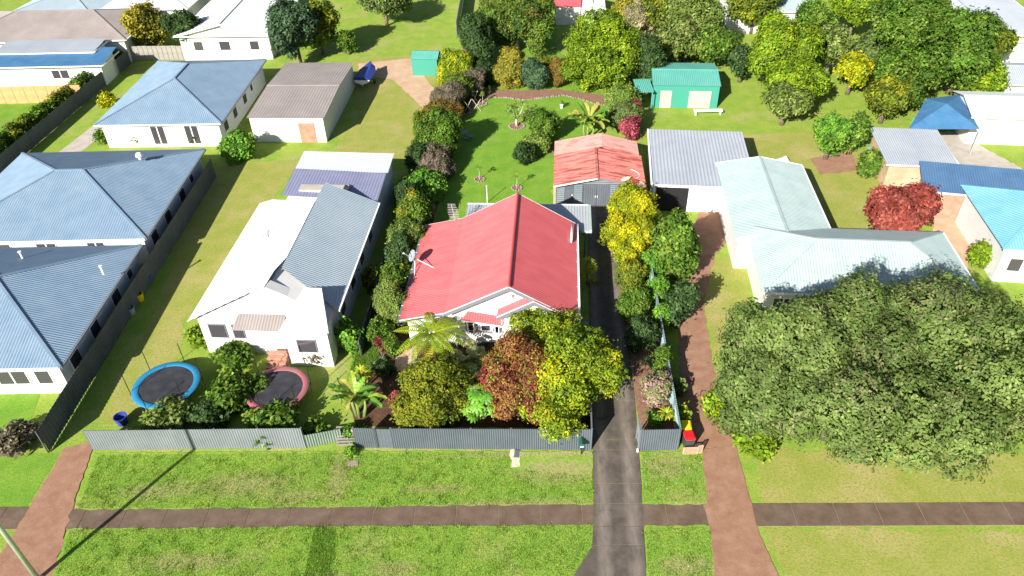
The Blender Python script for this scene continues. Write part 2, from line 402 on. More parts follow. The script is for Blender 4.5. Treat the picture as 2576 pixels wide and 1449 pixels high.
sheet("verge_lawn", [(238, 1140), (872, 1136), (1490, 1136), (1492, 1269), (845, 1276), (186, 1283)], .036, "grass_verge", .06)
sheet("verge_lawn", [(780, 1325), (1491, 1322), (1490, 1374), (1436, 1465), (125, 1465), (170, 1332)], .036, "grass_verge", .06)
sheet("verge_lawn", [(1610, 1138), (1765, 1138), (1780, 1269), (1617, 1269)], .036, "grass_verge", .06)
sheet("verge_lawn", [(1621, 1323), (1787, 1323), (1797, 1465), (1628, 1465)], .036, "grass_verge", .06)
sheet("lawn", [(1085, 640), (1120, 480), (1140, 400), (1170, 270), (1185, 200), (1195, 60), (1245, -60), (1400, -60), (1400, 120), (1530, 250), (1520, 350), (1395, 360), (1393, 520), (1300, 640)], .012, "grass_yard", .1)
sheet("path", [(850, 1132), (905, 1132), (880, 1272), (822, 1276)], .034, "grass_dry", .12)
sheet("garden_soil", [(895, 1072), (1488, 1078), (1484, 900), (1160, 862), (985, 795), (955, 880), (880, 1020)], .006, "soil", .05)
sheet("garden_soil", [(1609, 1078), (1708, 1082), (1668, 800), (1625, 520), (1552, 520), (1578, 800), (1600, 1020)], .006, "mulch", .05)
sheet("garden_bed", [(1066, 640), (1120, 420), (1160, 300), (1196, 255), (1225, 222), (1300, 228), (1400, 225), (1530, 240), (1545, 266), (1500, 262), (1455, 248), (1420, 240), (1380, 244), (1320, 252), (1280, 246), (1235, 244), (1180, 285), (1135, 300), (1110, 405), (1060, 640), (1000, 810), (940, 800), (1020, 560), (1060, 330), (1130, 130), (1200, 120), (1190, 210)], .020, "mulch", .06)
sheet("garden_bed", [(1325, 412), (1395, 382), (1420, 360), (1330, 372), (1312, 398)], .022, "mulch", .06)
sheet("gravel_strip", [(1458, 805), (1483, 805), (1485, 900), (1460, 900)], .014, "pale_gravel", .03)
sheet("path", [(1000, 870), (1048, 868), (1052, 935), (992, 935)], .05, "pink_concrete", .03)
sheet("path", [(1283, 1132), (1312, 1132), (1306, 1176), (1286, 1174)], .042, "white_patch", .10)

# neighbours' drives and yards
sheet("neighbour_driveway", [(160, 1130), (240, 1108), (185, 1270), (130, 1460), (-40, 1460), (60, 1300)], .038, "red_gravel", .08)
sheet("neighbour_driveway", [(1735, 1135), (1850, 1120), (1890, 1268), (1905, 1330), (1965, 1465), (1795, 1465), (1785, 1330)], .034, "red_gravel", .03)
sheet("neighbour_driveway", [(1708, 800), (1725, 620), (1760, 530), (1868, 520), (1860, 580), (1800, 640), (1770, 760), (1790, 900), (1850, 1118), (1735, 1133), (1712, 1000)], .016, "red_gravel", .08)
sheet("neighbour_lawn", [(-60, 1140), (150, 1140), (60, 1290), (-90, 1290)], .008, "grass_yard", .05)
sheet("neighbour_lawn", [(-60, 955), (110, 962), (70, 1080), (-90, 1075)], .008, "grass_yard", .05)
sheet("neighbour_lawn", [(-80, 262), (168, 262), (10, 395), (-120, 400)], .008, "grass_yard", .05)
sheet("dry_lawn", [(520, 420), (760, 400), (470, 800), (430, 960), (330, 1060), (250, 1070), (400, 760)], .008, "grass_dry", .15)
sheet("dry_lawn", [(890, 150), (1110, 130), (1070, 400), (820, 400), (900, 300)], .008, "grass_dry", .15)
sheet("dirt_patch", [(900, 160), (1050, 145), (1055, 175), (1110, 250), (1060, 270), (990, 200), (905, 190)], .014, "sand_paving", .11)
sheet("dry_lawn", [(1790, 650), (1870, 640), (1890, 780), (1800, 900), (1770, 760)], .008, "grass_dry", .15)
sheet("dry_lawn", [(1860, 340), (2080, 330), (2240, 430), (2200, 600), (2110, 600), (2040, 470), (1910, 470)], .008, "grass_side2" if "grass_side2" in MATS else "grass_dry", .15)
sheet("verge_dry_grass", [(1900, 1130), (2700, 1140), (2700, 1280), (1915, 1268)], .008, "grass_dry", .2)
sheet("verge_dry_grass", [(1925, 1330), (2700, 1335), (2700, 1465), (1980, 1465)], .008, "grass_dry", .2)
sheet("concrete_path", [(35, 470), (80, 478), (310, 300), (275, 285)], .014, "pale_concrete")
sheet("paved_yard", [(2225, 430), (2330, 425), (2480, 500), (2460, 620), (2400, 720), (2330, 640), (2350, 560), (2290, 480)], .014, "sand_paving", .15)
sheet("paved_yard", [(2230, 340), (2400, 330), (2600, 440), (2420, 450), (2250, 430)], .010, "pale_concrete", .1)
sheet("dirt_patch", [(2040, 400), (2140, 380), (2165, 430), (2060, 440)], .014, "red_gravel", .15)

# ================================================================== THE RED-ROOFED HOUSE (local frame: x to the right, y to the back, origin under the right front eave corner)
HO = Vector((4.239, 37.158, 0))
hs = thing("house", "white weatherboard cottage with a red gabled metal roof in the middle lot", "house", HO, TH)
def L(mb, name, m, par=hs, smooth=False): return mb.build(name, m, par, smooth, world=False)
RX, RZ, BXk, BZk, LX, LZ, EZ, HD = -4.44, 5.84, -8.65, 3.60, -11.75, 2.86, 3.20, 11.34
r1 = L(MB().corr([(0, 0, EZ), (0, HD, EZ), (RX, HD, RZ), (RX, 0, RZ)], .19, .016), "roof_slope", "red_roof")
r2 = L(MB().corr([(BXk, HD, BZk), (BXk, 0, BZk), (RX, 0, RZ), (RX, HD, RZ)], .19, .016), "roof_slope", "red_roof")
r3 = L(MB().corr([(LX, HD, LZ), (LX, 0, LZ), (BXk, 0, BZk - .03), (BXk, HD, BZk - .03)], .19, .016), "veranda_roof", "red_roof_stained")
sl_m = (RZ - EZ) / -RX
# bay roof: a small gable just in front of the main one
by0, by1, bpx = -.22, .62, -2.87
bpz = EZ + (0 - bpx) * sl_m
L(MB().corr([(-5.28, by1, 3.50), (-5.28, by0, 3.50), (bpx, by0, bpz - .02), (bpx, by1, bpz - .02)], .19, .014), "bay_roof", "red_roof")
L(MB().corr([(0, by0, EZ - .01), (0, 0.0, EZ - .01), (bpx, 0.0, bpz - .02), (bpx, by0, bpz - .02)], .19, .014), "bay_roof", "red_roof")
# ridge cap
L(MB().tube([(RX, -.03, RZ + .02), (RX, HD + .03, RZ + .02)], .09, 8), "ridge_cap", "red_trim")
# flat barge boards: white-grey boards under the gable edges
def barge(a, b, name="barge_board", m="grey_trim", h=.30, t=.05):
    a, b = Vector(a), Vector(b); mb = MB()
    vs = [a, b, b + Vector((0, 0, -h)), a + Vector((0, 0, -h))]; off = Vector((0, t, 0))
    mb.add(vs + [p + off for p in vs], [(0, 1, 2, 3), (7, 6, 5, 4), (0, 4, 5, 1), (1, 5, 6, 2), (2, 6, 7, 3), (3, 7, 4, 0)])
    o = L(mb, name, m); 
    cap = MB().bar(a + Vector((0, .02, .02)), b + Vector((0, .02, .02)), .07, .02); L(cap, "barge_cap", "white_trim", o)
    return o
barge((RX, -.04, RZ - .03), (BXk, -.04, BZk - .03)); barge((RX, -.045, RZ - .03), (0, -.045, EZ - .03))
barge((bpx, by0 - .04, bpz - .05), (-5.28, by0 - .04, 3.47)); barge((bpx, by0 - .045, bpz - .05), (0, by0 - .045, EZ - .04))
barge((LX, -.04, LZ - .03), (BXk, -.04, BZk - .06), h=.14)
barge((RX, HD, RZ - .03), (BXk, HD, BZk - .03)); barge((RX, HD + .005, RZ - .03), (0, HD + .005, EZ - .03)); barge((LX, HD, LZ - .03), (BXk, HD, BZk - .06), h=.14)
# gutters with straps
g = L(MB().box((.07, HD / 2, EZ - .06), (.12, HD, .10)).box((.13, HD / 2, EZ - .01), (.02, HD, .06)), "gutter", "white_trim")
for k in range(8): L(MB().box((.02, .6 + k * 1.45, EZ + .02), (.22, .04, .02)), "gutter_strap", "white_trim", g)
g = L(MB().box((LX - .07, HD / 2, LZ - .06), (.12, HD, .10)), "gutter", "dark_batten")
for k in range(11): L(MB().box((LX - .05, .5 + k * 1.03, LZ + .0), (.15, .02, .015)), "gutter_strap", "white_trim", g)
# walls: a pentagonal weatherboard box above a dark underfloor
def boards(mb, a, b, z0, zf, step=.16):
    """weatherboards on a wall from a to b (bottom z0, top given by zf(t))"""
    a, b = Vector(a), Vector(b); d = b - a; n = Vector((d.y, -d.x, 0)).normalized(); k = 0; z = z0
    zmax = max(zf(i / 40) for i in range(41))
    while z < zmax - .02:
        zt = min(z + step, zmax); ts = [i / 40 for i in range(41) if zf(i / 40) >= zt]
        if len(ts) > 1:
            p, q = a + d * ts[0], a + d * ts[-1]
            vs = [p + n * .022, q + n * .022, q, p]
            vs[0].z = vs[1].z = z; vs[2].z = vs[3].z = zt
            vs2 = [p.copy(), q.copy()]; vs2[0].z = vs2[1].z = z
            mb.add(vs + vs2, [(0, 1, 2, 3), (4, 5, 1, 0)])
        z += step
    return mb
WX0, WX1, WY0, WY1, FLZ = -11.35, -.42, .60, 10.95, .58
def ridge_z(x): 
    if x > RX: return EZ + (0 - x) * sl_m
    if x > BXk: return BZk + (x - BXk) * (RZ - BZk) / (RX - BXk)
    return LZ + (x - LX) * (BZk - LZ) / (BXk - LX)
poly = [(WX0, FLZ), (WX1, FLZ), (WX1, ridge_z(WX1) - .08), (RX, RZ - .08), (BXk, BZk - .08), (WX0, ridge_z(WX0) - .08)]
mb = MB(); n = len(poly)
mb.add([(x, WY0, z) for x, z in poly] + [(x, WY1, z) for x, z in poly], [tuple(range(n)), tuple(range(2 * n - 1, n - 1, -1))] + [(i, n + i, n + (i + 1) % n, (i + 1) % n) for i in range(n)])
boards(mb, (WX0, WY0, 0), (WX1, WY0, 0), FLZ, lambda t: ridge_z(WX0 + (WX1 - WX0) * t) - .1)
boards(mb, (WX1, WY0, 0), (WX1, WY1, 0), FLZ, lambda t: EZ + .1)
L(mb, "wall", "white_paint")
# bay wall
mb = MB(); b0, b1, byw = -4.85, -.42, .12
pl = [(b0, FLZ), (b1, FLZ), (b1, ridge_z(b1) - .1), (bpx, bpz - .1), (b0, 3.50 + (b0 + 5.28) * .55 - .1)]
n = len(pl); mb.add([(x, byw, z) for x, z in pl] + [(x, WY0 - .03, z) for x, z in pl], [tuple(range(n)), tuple(range(2 * n - 1, n - 1, -1))] + [(i, n + i, n + (i + 1) % n, (i + 1) % n) for i in range(n)])
boards(mb, (b0, byw, 0), (b1, byw, 0), FLZ, lambda t: min(ridge_z(b0 + (b1 - b0) * t), 3.50 + (b0 + (b1 - b0) * t + 5.28) * .552) - .12)
L(mb, "bay_wall", "white_paint")
# underfloor: a solid box painted black as shade, a batten skirt in front
L(MB().bx(WX0 + .25, WX1 - .2, WY0 + .25, WY1 - .2, 0, FLZ - .004), "underfloor", "shade_black")
x = WX0 + .05
bt = None
while x < WX1:
    yb = byw + .03 if x > b0 else WY0 + .05
    if bt is None: bt = L(MB().bx(-.045, .045, -.015, .015, 0, FLZ - .01), "batten", "dark_batten"); bt.location = (x, yb, 0)
    else: part_copy(bt, hs, (x, yb, 0), name="batten")
    x += .155
# window hood over the front casements
L(MB().corr([(-7.65, .02, 2.98), (-4.90, .02, 2.52), (-4.90, .58, 2.88), (-7.25, .58, 3.30)], .17, .012), "window_hood", "red_roof")
L(MB().bar((-7.65, .03, 2.92), (-4.90, .03, 2.46), .05, .09), "hood_fascia", "white_trim")
L(MB().bar((-4.99, .1, 2.62), (-4.99, .1, 3.45), .07), "downpipe", "white_trim")
L(MB().corr([(-2.9, -.45, 2.55), (-1.2, -.45, 2.55), (-1.2, .1, 2.85), (-2.9, .1, 2.85)], .17, .012), "window_hood", "red_roof")
def sash(par, hinge, ang, wd, z0, z1, side):
    """a glazed casement leaf turned about its hinge"""
    M = Matrix.Translation(Vector(hinge)) @ Matrix.Rotation(ang, 4, 'Z')
    mb = MB(); t = .05; x0, x1 = (0, wd) if side > 0 else (-wd, 0)
    for a in ((x0, x0 + t, z0, z1), (x1 - t, x1, z0, z1), (x0 + t, x1 - t, z0, z0 + .08), (x0 + t, x1 - t, z1 - t, z1), (x0 + t, x1 - t, (z0 + z1) / 2 - .02, (z0 + z1) / 2 + .02)):
        mb.bx(a[0], a[1], -.02, .02, a[2], a[3])
    mb.v = [M @ v for v in mb.v]; o = L(mb, "casement", "white_trim", par)
    g = MB().bx(x0 + t, x1 - t, -.006, .006, z0 + .08, z1 - t); g.v = [M @ v for v in g.v]; L(g, "pane", "glass", o)
def window(par, x0, x1, y, z0, z1, mull=1, opens=(), Lf=None, m="white_trim", rail=True):
    Lf = Lf or L
    mb = MB(); t = .07
    for a in ((x0, x1, z0 - .06, z0), (x0, x1, z1, z1 + .06), (x0, x0 + t, z0, z1), (x1 - t, x1, z0, z1)): mb.bx(a[0], a[1], y - .07, y + .02, a[2], a[3])
    for k in range(1, mull):
        xm = x0 + (x1 - x0) * k / mull; mb.bx(xm - .03, xm + .03, y - .06, y + .02, z0, z1)
    if rail: mb.bx(x0 + t, x1 - t, y - .055, y + .018, (z0 + z1) / 2 - .025, (z0 + z1) / 2 + .025)
    wo = Lf(mb, "window", m, par)
    for k in range(mull):
        a, b = x0 + (x1 - x0) * k / mull, x0 + (x1 - x0) * (k + 1) / mull
        Lf(MB().bx(a + t, b - t, y - .035, y - .027, z0, z1), "pane", "glass", wo)
    return wo
wz0, wz1 = 1.66, 2.62
w1 = window(hs, -7.55, -6.55, WY0 - .02, wz0, wz1, 1); w2 = window(hs, -6.45, -5.75, WY0 - .02, wz0, wz1, 1); w3 = window(hs, -5.68, -4.98, WY0 - .02, wz0, wz1, 1)
for hx, a, sd, wd in ((-7.5, -1.0, 1, .5), (-6.6, 1.0, -1, .5), (-5.66, -1.05, 1, .42), (-5.0, 1.05, -1, .42)):
    sash(hs, (hx, WY0 - .1, 0), a, wd, wz0 - .02, wz1, sd)
L(MB().bx(-7.65, -4.88, WY0 - .14, WY0 - .03, wz0 - .12, wz0 - .065), "window_sill", "grey_trim")
window(hs, -2.85, -1.25, byw - .02, 1.5, 2.5, 2)
L(MB().bx(-.5, -.36, WY0 - .05, WY0 + .09, FLZ, EZ - .05), "corner_board", "white_trim")
# gable meter fitting and cable
L(MB().box((-4.25, WY0 - .06, 4.65), (.14, .1, .24)), "meter_box", "grey_trim")
L(MB().tube([(-4.35, -.02, 5.5), (-4.3, WY0 - .08, 5.35), (-4.05, WY0 - .06, 4.95), (-4.0, WY0 - .06, 4.7)], .02, 5), "service_cable", "black_plastic")
# vent flue on the right slope
fl = L(MB().tube([(-.42, 8.45, 3.62), (-.33, 10.75, 3.62)], .075, 8).tube([(-.42, 8.45, 3.62), (-.42, 8.5, 3.38)], .07, 8), "flue_pipe", "white_trim", smooth=True)
# side windows
def Ly(par):  # window on the right-hand wall
    return None
for yy in (3.0, 7.5):
    wo = L(MB().bx(WX1 + .002, WX1 + .06, yy, yy + 1.4, 1.5, 2.6), "window", "white_trim")
    L(MB().bx(WX1 + .05, WX1 + .07, yy + .08, yy + 1.32, 1.58, 2.52), "pane", "glass", wo)
# front steps with a dark timber rail
st = thing("stair", "short dark stair with slatted rail beside the pink path", "stairs", W(hs, (-10.2, -2.2, 0)), TH)
for k in range(4): MB().bx(-.6, .6, k * .3, k * .3 + .26, .12 * k + .08, .12 * k + .13).build("tread", "grey_trim", st, world=False)
for sx in (-.65, .65):
    MB().bar((sx, 0, .55), (sx, 1.3, 1.05), .06).bar((sx, .05, 0), (sx, .05, .6), .06).bar((sx, 1.25, 0), (sx, 1.25, 1.05), .06).build("rail", "dark_fence", st, world=False)

# rear veranda roof
rv = thing("patio_roof", "blue-grey ribbed metal patio roof behind the red-roofed house", "patio roof", W(hs, (0, 11.3, 0)), TH)
def LR(mb, n, m, par=rv): return mb.build(n, m, par, world=False)
AZ = 2.62
LR(MB().corr([(-8.75, 0.06, AZ), (1.02, 0.06, AZ), (1.02, 3.5, AZ + .12), (-8.75, 3.5, AZ + .12)], .22, .03, 8, True), "roof_sheet", "awning_metal")
LR(MB().bx(1.0, 1.2, -.1, 3.55, AZ - .1, AZ + .14), "gutter", "mint_roof"); LR(MB().bx(.35, 1.2, -.16, .05, AZ - .13, AZ + .03), "fascia", "mint_roof"); LR(MB().bx(-8.75, 1.0, 3.5, 3.56, AZ, AZ + .16), "fascia", "white_trim")
for px_, py_ in ((.72, .15), (.72, 3.3), (-8.6, 3.3)): LR(MB().bx(px_ - .06, px_ + .06, py_ - .06, py_ + .06, 0, AZ - .02), "post", "fence_grey")

# TV antenna
an = thing("tv_antenna", "tall metal television antenna at the rear left roof corner", "antenna", W(hs, (-9.3, 11.2, 0)), TH)
LA = lambda mb, n, m="galvanised": mb.build(n, m, an, world=False)
LA(MB().tube([(0, 0, 0), (0, 0, 3.9)], .035, 6), "mast"); bm = LA(MB().bar((0, -.2, 3.75), (-.2, .1, 4.85), .045), "boom")
for k in range(9):
    t = k / 8; c = Vector((0, -.2, 3.75)).lerp(Vector((-.2, .1, 4.85)), .05 + .95 * t); wl = .42 - .2 * abs(t - .35)
    LA(MB().bar(c + Vector((-wl, 0, 0)), c + Vector((wl, 0, 0)), .03), "element")
# satellite dish
ds = thing("satellite_dish", "grey satellite dish on a strutted mount at the left roof edge", "satellite dish", W(hs, (LX + .12, 5.9, LZ)), TH)
LD = lambda mb, n, m="galvanised", **k: mb.build(n, m, ds, world=False, **k)
ax = Vector((-.72, -.35, .50)).normalized(); q = ax.to_track_quat('Z', 'Y').to_matrix()
LD(MB().lathe([(.0, 0), (.15, .012), (.3, .05), (.43, .10), (.44, .085), (.3, .03), (.0, -.02)], Vector((-.05, 0, 1.0)), 26, q), "reflector", "dish_grey", smooth=True)
LD(MB().bar((-.05, -.02, .75), Vector((-.05, 0, 1.0)) + ax * .72 + Vector((0, 0, .02)), .04), "feed_arm"); LD(MB().lathe([(0, -.06), (.05, -.05), (.05, .06), (0, .07)], Vector((-.05, 0, 1.0)) + ax * .75, 10, q), "feed_horn", "white_trim")
LD(MB().tube([(.05, 0, 0), (.05, 0, .95)], .035), "mast"); LD(MB().bar((.05, 0, .8), (1.45, -.5, .36), .04), "strut", "white_trim"); LD(MB().bar((.05, 0, .7), (.15, -1.2, .02), .04), "strut", "white_trim")

# ================================================================== GARAGE
GO = at(1395, 517); GO = Vector((GO.x, GO.y, 0))
ga = thing("garage", "grey corrugated garage with rusty faded red roof at driveway end", "garage", GO, TH)
def LG(mb, n, m, par=ga): return mb.build(n, m, par, world=False)
GE, GR, GXR = 2.28, 3.08, 3.57
LG(MB().corr([(-.1, 4.95, GE), (-.1, -.62, GE), (GXR, -.62, GR), (GXR, 4.95, GR)], .16, .016), "roof_slope", "rust_roof")
LG(MB().corr([(7.7, -.62, GE), (7.7, 4.95, GE), (GXR, 4.95, GR), (GXR, -.62, GR)], .16, .016), "roof_slope", "rust_roof")
LG(MB().corr([(-.1, 7.5, GE + .06), (-.1, 4.85, GE + .06), (4.2, 4.85, GR + .14), (4.2, 7.5, GR + .14)], .16, .016), "rear_roof_slope", "pale_rust_roof")
LG(MB().corr([(7.5, 4.85, GE + .08), (7.5, 7.5, GE + .08), (4.2, 7.5, GR + .14), (4.2, 4.85, GR + .14)], .16, .016), "rear_roof_slope", "pale_rust_roof")
LG(MB().bar((4.2, 4.86, GR + .1), (7.5, 4.86, GE + .04), .06, .16), "rear_flashing", "rust_roof")
LG(MB().bar((GXR, -.64, GR + .03), (GXR, 4.9, GR + .03), .22, .05), "ridge_cap", "rust_roof")
for xa, za, xb, zb in ((-.1, GE, GXR, GR), (GXR, GR, 7.7, GE)): LG(MB().bar((xa, -.64, za - .02), (xb, -.64, zb - .02), .05, .1), "barge_board", "white_trim" if xa < 0 else "grey_trim")
mb = MB()   # front wall: horizontally corrugated sheets around the doors
def hsheet(x0, x1, z0, z1, y=0.0):
    n = max(2, int((z1 - z0) / .19 * 4)); o = len(mb.v)
    for i in range(n + 1):
        z = z0 + (z1 - z0) * i / n; dy = .022 * math.cos(2 * PI * (z - z0) / .19); mb.v += [Vector((x0, y + dy, z)), Vector((x1, y + dy, z))]
    for i in range(n): a = o + 2 * i; mb.f.append((a, a + 1, a + 3, a + 2))
hsheet(.15, .85, 0, 2.2); hsheet(1.62, 2.38, 0, 2.12); hsheet(4.72, 7.5, 0, 2.12); hsheet(.15, 7.5, 2.12, 2.30)
for k in range(4):
    z0 = 2.30 + k * .19; tt = min(1, (z0 + .19 - GE) / (GR - GE)); hsheet(-.0 + GXR * tt, 7.6 - (7.6 - GXR) * tt, z0, z0 + .19)
LG(mb, "front_wall", "garage_wall")
LG(MB().bx(.12, 7.5, .12, 7.2, 0, 2.2), "wall", "garage_wall")
dr = LG(MB().corr([(.87, -.01, .03), (1.6, -.01, .03), (1.6, -.01, 2.1), (.87, -.01, 2.1)], .12, .006), "side_door", "garage_door"); LG(MB().box((1.5, -.05, 1.1), (.12, .05, .05)), "handle", "white_trim", dr)
for a, b in ((2.42, 3.56), (3.58, 4.7)):
    d = LG(MB().corr([(a, -.02, .06), (b, -.02, .06), (b, -.02, 2.1), (a, -.02, 2.1)], .19, .03, 8, True), "garage_door", "garage_door")
    LG(MB().box((b - .08 if a < 3 else a + .08, -.08, 1.0), (.05, .05, .16)), "handle", "white_trim", d)
LG(MB().bx(2.4, 5.2, -.22, -.03, 0, .07), "threshold", "pale_concrete"); LG(MB().bx(-.12, .1, -.06, .1, 0, 2.2), "corner_post", "bare_timber")
# dead palm leaves and a pale hose on the garage roof
for k, (lx, ly, lz, ln, rz) in enumerate(((6.0, -.1, 2.72, .85, -.9), (6.75, -.2, 2.58, .8, .5), (7.15, -.3, 2.47, .7, 1.1))):
    f = thing("dead_frond", ("pale dry frond lying crumpled on the rusty garage roof", "dark red shrivelled frond between two pale ones on garage roof", "small pale dry frond nearest the golden tree on garage roof")[k], "frond", W(ga, (lx, ly, lz)), TH + rz)
    mb = MB()
    for j in range(9):
        t = j / 8; y = -ln / 2 + ln * t; hh = .28 * math.sin(PI * (.15 + .8 * t))
        mb.add([(-hh, y - .05, .02 + .05 * (j % 2)), (hh, y - .05, .03), (hh * .8, y + .06, .10), (-hh * .8, y + .06, .12)], [(0, 1, 2, 3)])
    mb.build("blade", "dark_red_leaf" if k == 1 else "dry_leaf", f, world=False); MB().tube([(0, -ln * .6, .05), (0, ln * .6, .07)], .02, 5).build("stalk", "bare_timber", f, world=False)
mb = MB(); mb.tube([W(ga, (6.5 + .75 * math.sin(t), 1.2 + .75 * math.cos(t), GE + (7.7 - 6.5 - .75 * math.sin(t)) * .193 + .04)) for t in [i / 14 * 2.6 for i in range(15)]], .02, 5)
tag(mb.build("hose", "white_trim"), "pale hose curled on the right side of the garage roof", "hose")

# ================================================================== FENCES
def fence(name, label, a, b, h, m, period=.13, amp=.022, posts=2.4, z0=.03, postm="grey_trim", h2=None, group=None, rail=True):
    a, b = Vector(a), Vector(b); h2 = h2 or h
    t = thing(name, label, "fence", (a.x, a.y, 0), 0, group); d = (b - a); Ln = d.length; dn = d.normalized(); nrm = Vector((dn.y, -dn.x, 0))
    k = max(1, int(round(Ln / posts)))
    for i in range(k):
        p, q = a + d * (i / k), a + d * ((i + 1) / k); ha, hb = h + (h2 - h) * i / k, h + (h2 - h) * (i + 1) / k
        MB().corr([p + Vector((0, 0, z0)), q + Vector((0, 0, z0)), q + Vector((0, 0, hb)), p + Vector((0, 0, ha))], period, amp).build("sheet", m, t)
    for i in range(k + 1):
        p = a + d * (i / k) - nrm * .07; hh = h + (h2 - h) * i / k; MB().box(p + Vector((0, 0, hh / 2)), (.07, .07, hh - .02), math.atan2(d.y, d.x)).build("post", postm, t)
    if rail: MB().bar(a - nrm * .05 + Vector((0, 0, h - .08)), b - nrm * .05 + Vector((0, 0, h2 - .08)), .05).build("rail", postm, t)
    return t
F1, F2, F3, F4 = at(897, 1126), at(955, 1128), at(990, 1129), at(1487, 1133)
fence("fence", "short grey corrugated fence left of the side gate by banana", F1, F2 - (F2 - F1).normalized() * .12, 1.74, "fence_grey")
gt = thing("gate", "flat grey panel gate in front fence beside the dark gap", "gate", F2)
MB().corr([F2 + Vector((0, 0, .08)), F3 + Vector((0, 0, .08)), F3 + Vector((0, 0, 1.72)), F2 + Vector((0, 0, 1.72))], .20, .010, 8, True).build("panel", "fence_grey", gt)
MB().box((F2 + Vector((-.08, .06, .88))), (.06, .06, 1.76)).build("post", "dark_fence", gt); MB().bar(F2 + Vector((0, .06, 1.6)), F3 + Vector((0, .06, 1.6)), .05).build("rail", "grey_trim", gt)
fence("fence", "long grey corrugated front fence below the copper and yellow trees", F3, F4, 1.78, "fence_grey", h2=1.84)
SY = Vector((math.sin(-TH), math.cos(TH), 0))
fence("fence", "grey corrugated side fence along the left of the concrete driveway", F4 + SY * .05, F4 + SY * 7.4, 1.84, "fence_grey", rail=True)
R1, R2 = at(1608, 1135), at(1704, 1133)
fence("fence", "short grey corrugated fence between the driveway and red bin", R1, R2, 1.85, "fence_grey")
fence("fence", "stub of pale grey fence turning back along driveway edge", R1 + Vector((-.02, .03, 0)), R1 + Vector((.02, .95, 0)), 1.84, "fence_light", h2=1.78)
fence("fence", "long pale blue boundary fence behind the pink-tipped shrub", R2 + Vector((.02, .04, 0)), R2 + SY * 16.5 + Vector((-.25, 0, 0)), 1.85, "fence_blue", period=.15)
MB_plate = thing("kerb_post", "white capped post at the foot of the driveway fence end", "post", R1 + Vector((-.12, -.05, 0)))
MB().box((0, 0, .12), (.1, .12, .24)).build("block", "white_trim", MB_plate, world=False)
# low timber slat steps at the left end of the front fence
tg = thing("timber_gate", "weathered low timber slat gate left of the grey fence", "gate", at(868, 1118))
for k in range(7): MB().box((0, .12 * k - .1, .12 + .12 * k), (1.0, .11, .05)).build("slat", "grey_timber", tg, world=False)
for s in (-.5, .5): MB().box((s, .3, .5), (.09, .09, 1.0)).build("post", "bare_timber", tg, world=False)

# mailbox
mp = at(1462, 1143); mx = thing("mailbox", "dark green mailbox on a post before the front fence", "mailbox", (mp.x, mp.y, 0))
MB().tube([(0, 0, 0), (.03, .05, .95)], .035, 8).build("post", "black_plastic", mx, world=False)
mb = MB(); mb.bx(-.17, .13, -.28, .22, .95, 1.16); mb.add([(-.17, -.28, 1.16), (.13, -.28, 1.16), (-.02, -.28, 1.30), (-.17, .22, 1.16), (.13, .22, 1.16), (-.02, .22, 1.30)], [(0, 1, 2), (5, 4, 3), (0, 2, 5, 3), (2, 1, 4, 5)])
bo = mb.build("box", "green_paint", mx, world=False); MB().bx(-.12, .08, -.295, -.281, .97, 1.06).build("number_plate", "white_trim", bo, world=False)

# wheelie bins
def wheelie(label, p, rz, lid):
    t = thing("wheelie_bin", label, "bin", p, rz, "wheelie bins behind the boundary fence")
    vs = [(-.24, -.26, .05), (.24, -.26, .05), (.24, .26, .05), (-.24, .26, .05), (-.29, -.36, .98), (.29, -.36, .98), (.29, .34, .98), (-.29, .34, .98)]
    MB().add(vs, [(3, 2, 1, 0), (4, 5, 6, 7), (0, 1, 5, 4), (1, 2, 6, 5), (2, 3, 7, 6), (3, 0, 4, 7)]).build("body", "bin_body", t, world=False)
    mb = MB(); lo = [(-.27, -.40), (.27, -.40), (.31, -.30), (.31, .36), (-.31, .36), (-.31, -.30)]
    n = 6; vs = [(x, y, .985) for x, y in lo] + [(x, y, 1.02) for x, y in lo] + [(x * .72, y * .72, 1.085) for x, y in lo] + [(x * .62, y * .62, 1.07) for x, y in lo]
    fs = [tuple(range(5, -1, -1)), tuple(range(18, 24))] + [(r * n + i, r * n + (i + 1) % n, (r + 1) * n + (i + 1) % n, (r + 1) * n + i) for r in range(3) for i in range(n)]
    mb.add(vs, fs).build("lid", lid, t, world=False)
    MB().tube([(-.22, .42, .97), (.22, .42, .97)], .02, 6).build("handle", "bin_body", t, world=False)
    for s in (-.27, .27): MB().lathe([(0, -.03), (.1, -.03), (.1, .03), (0, .03)], (s, .28, .1), 12, Matrix.Rotation(PI / 2, 3, 'Y')).build("wheel", "black_plastic", t, world=False)
b1 = at(1731, 1100, 1.0); wheelie("wheelie bin with a red lid beside the grey fence corner", (b1.x + .1, b1.y + .18, 0), .1, "bin_red")
b2 = at(1726, 1078, 1.0); wheelie("wheelie bin with a yellow lid behind the red-lidded bin", (b2.x + .05, b2.y + .28, 0), -.08, "bin_yellow")
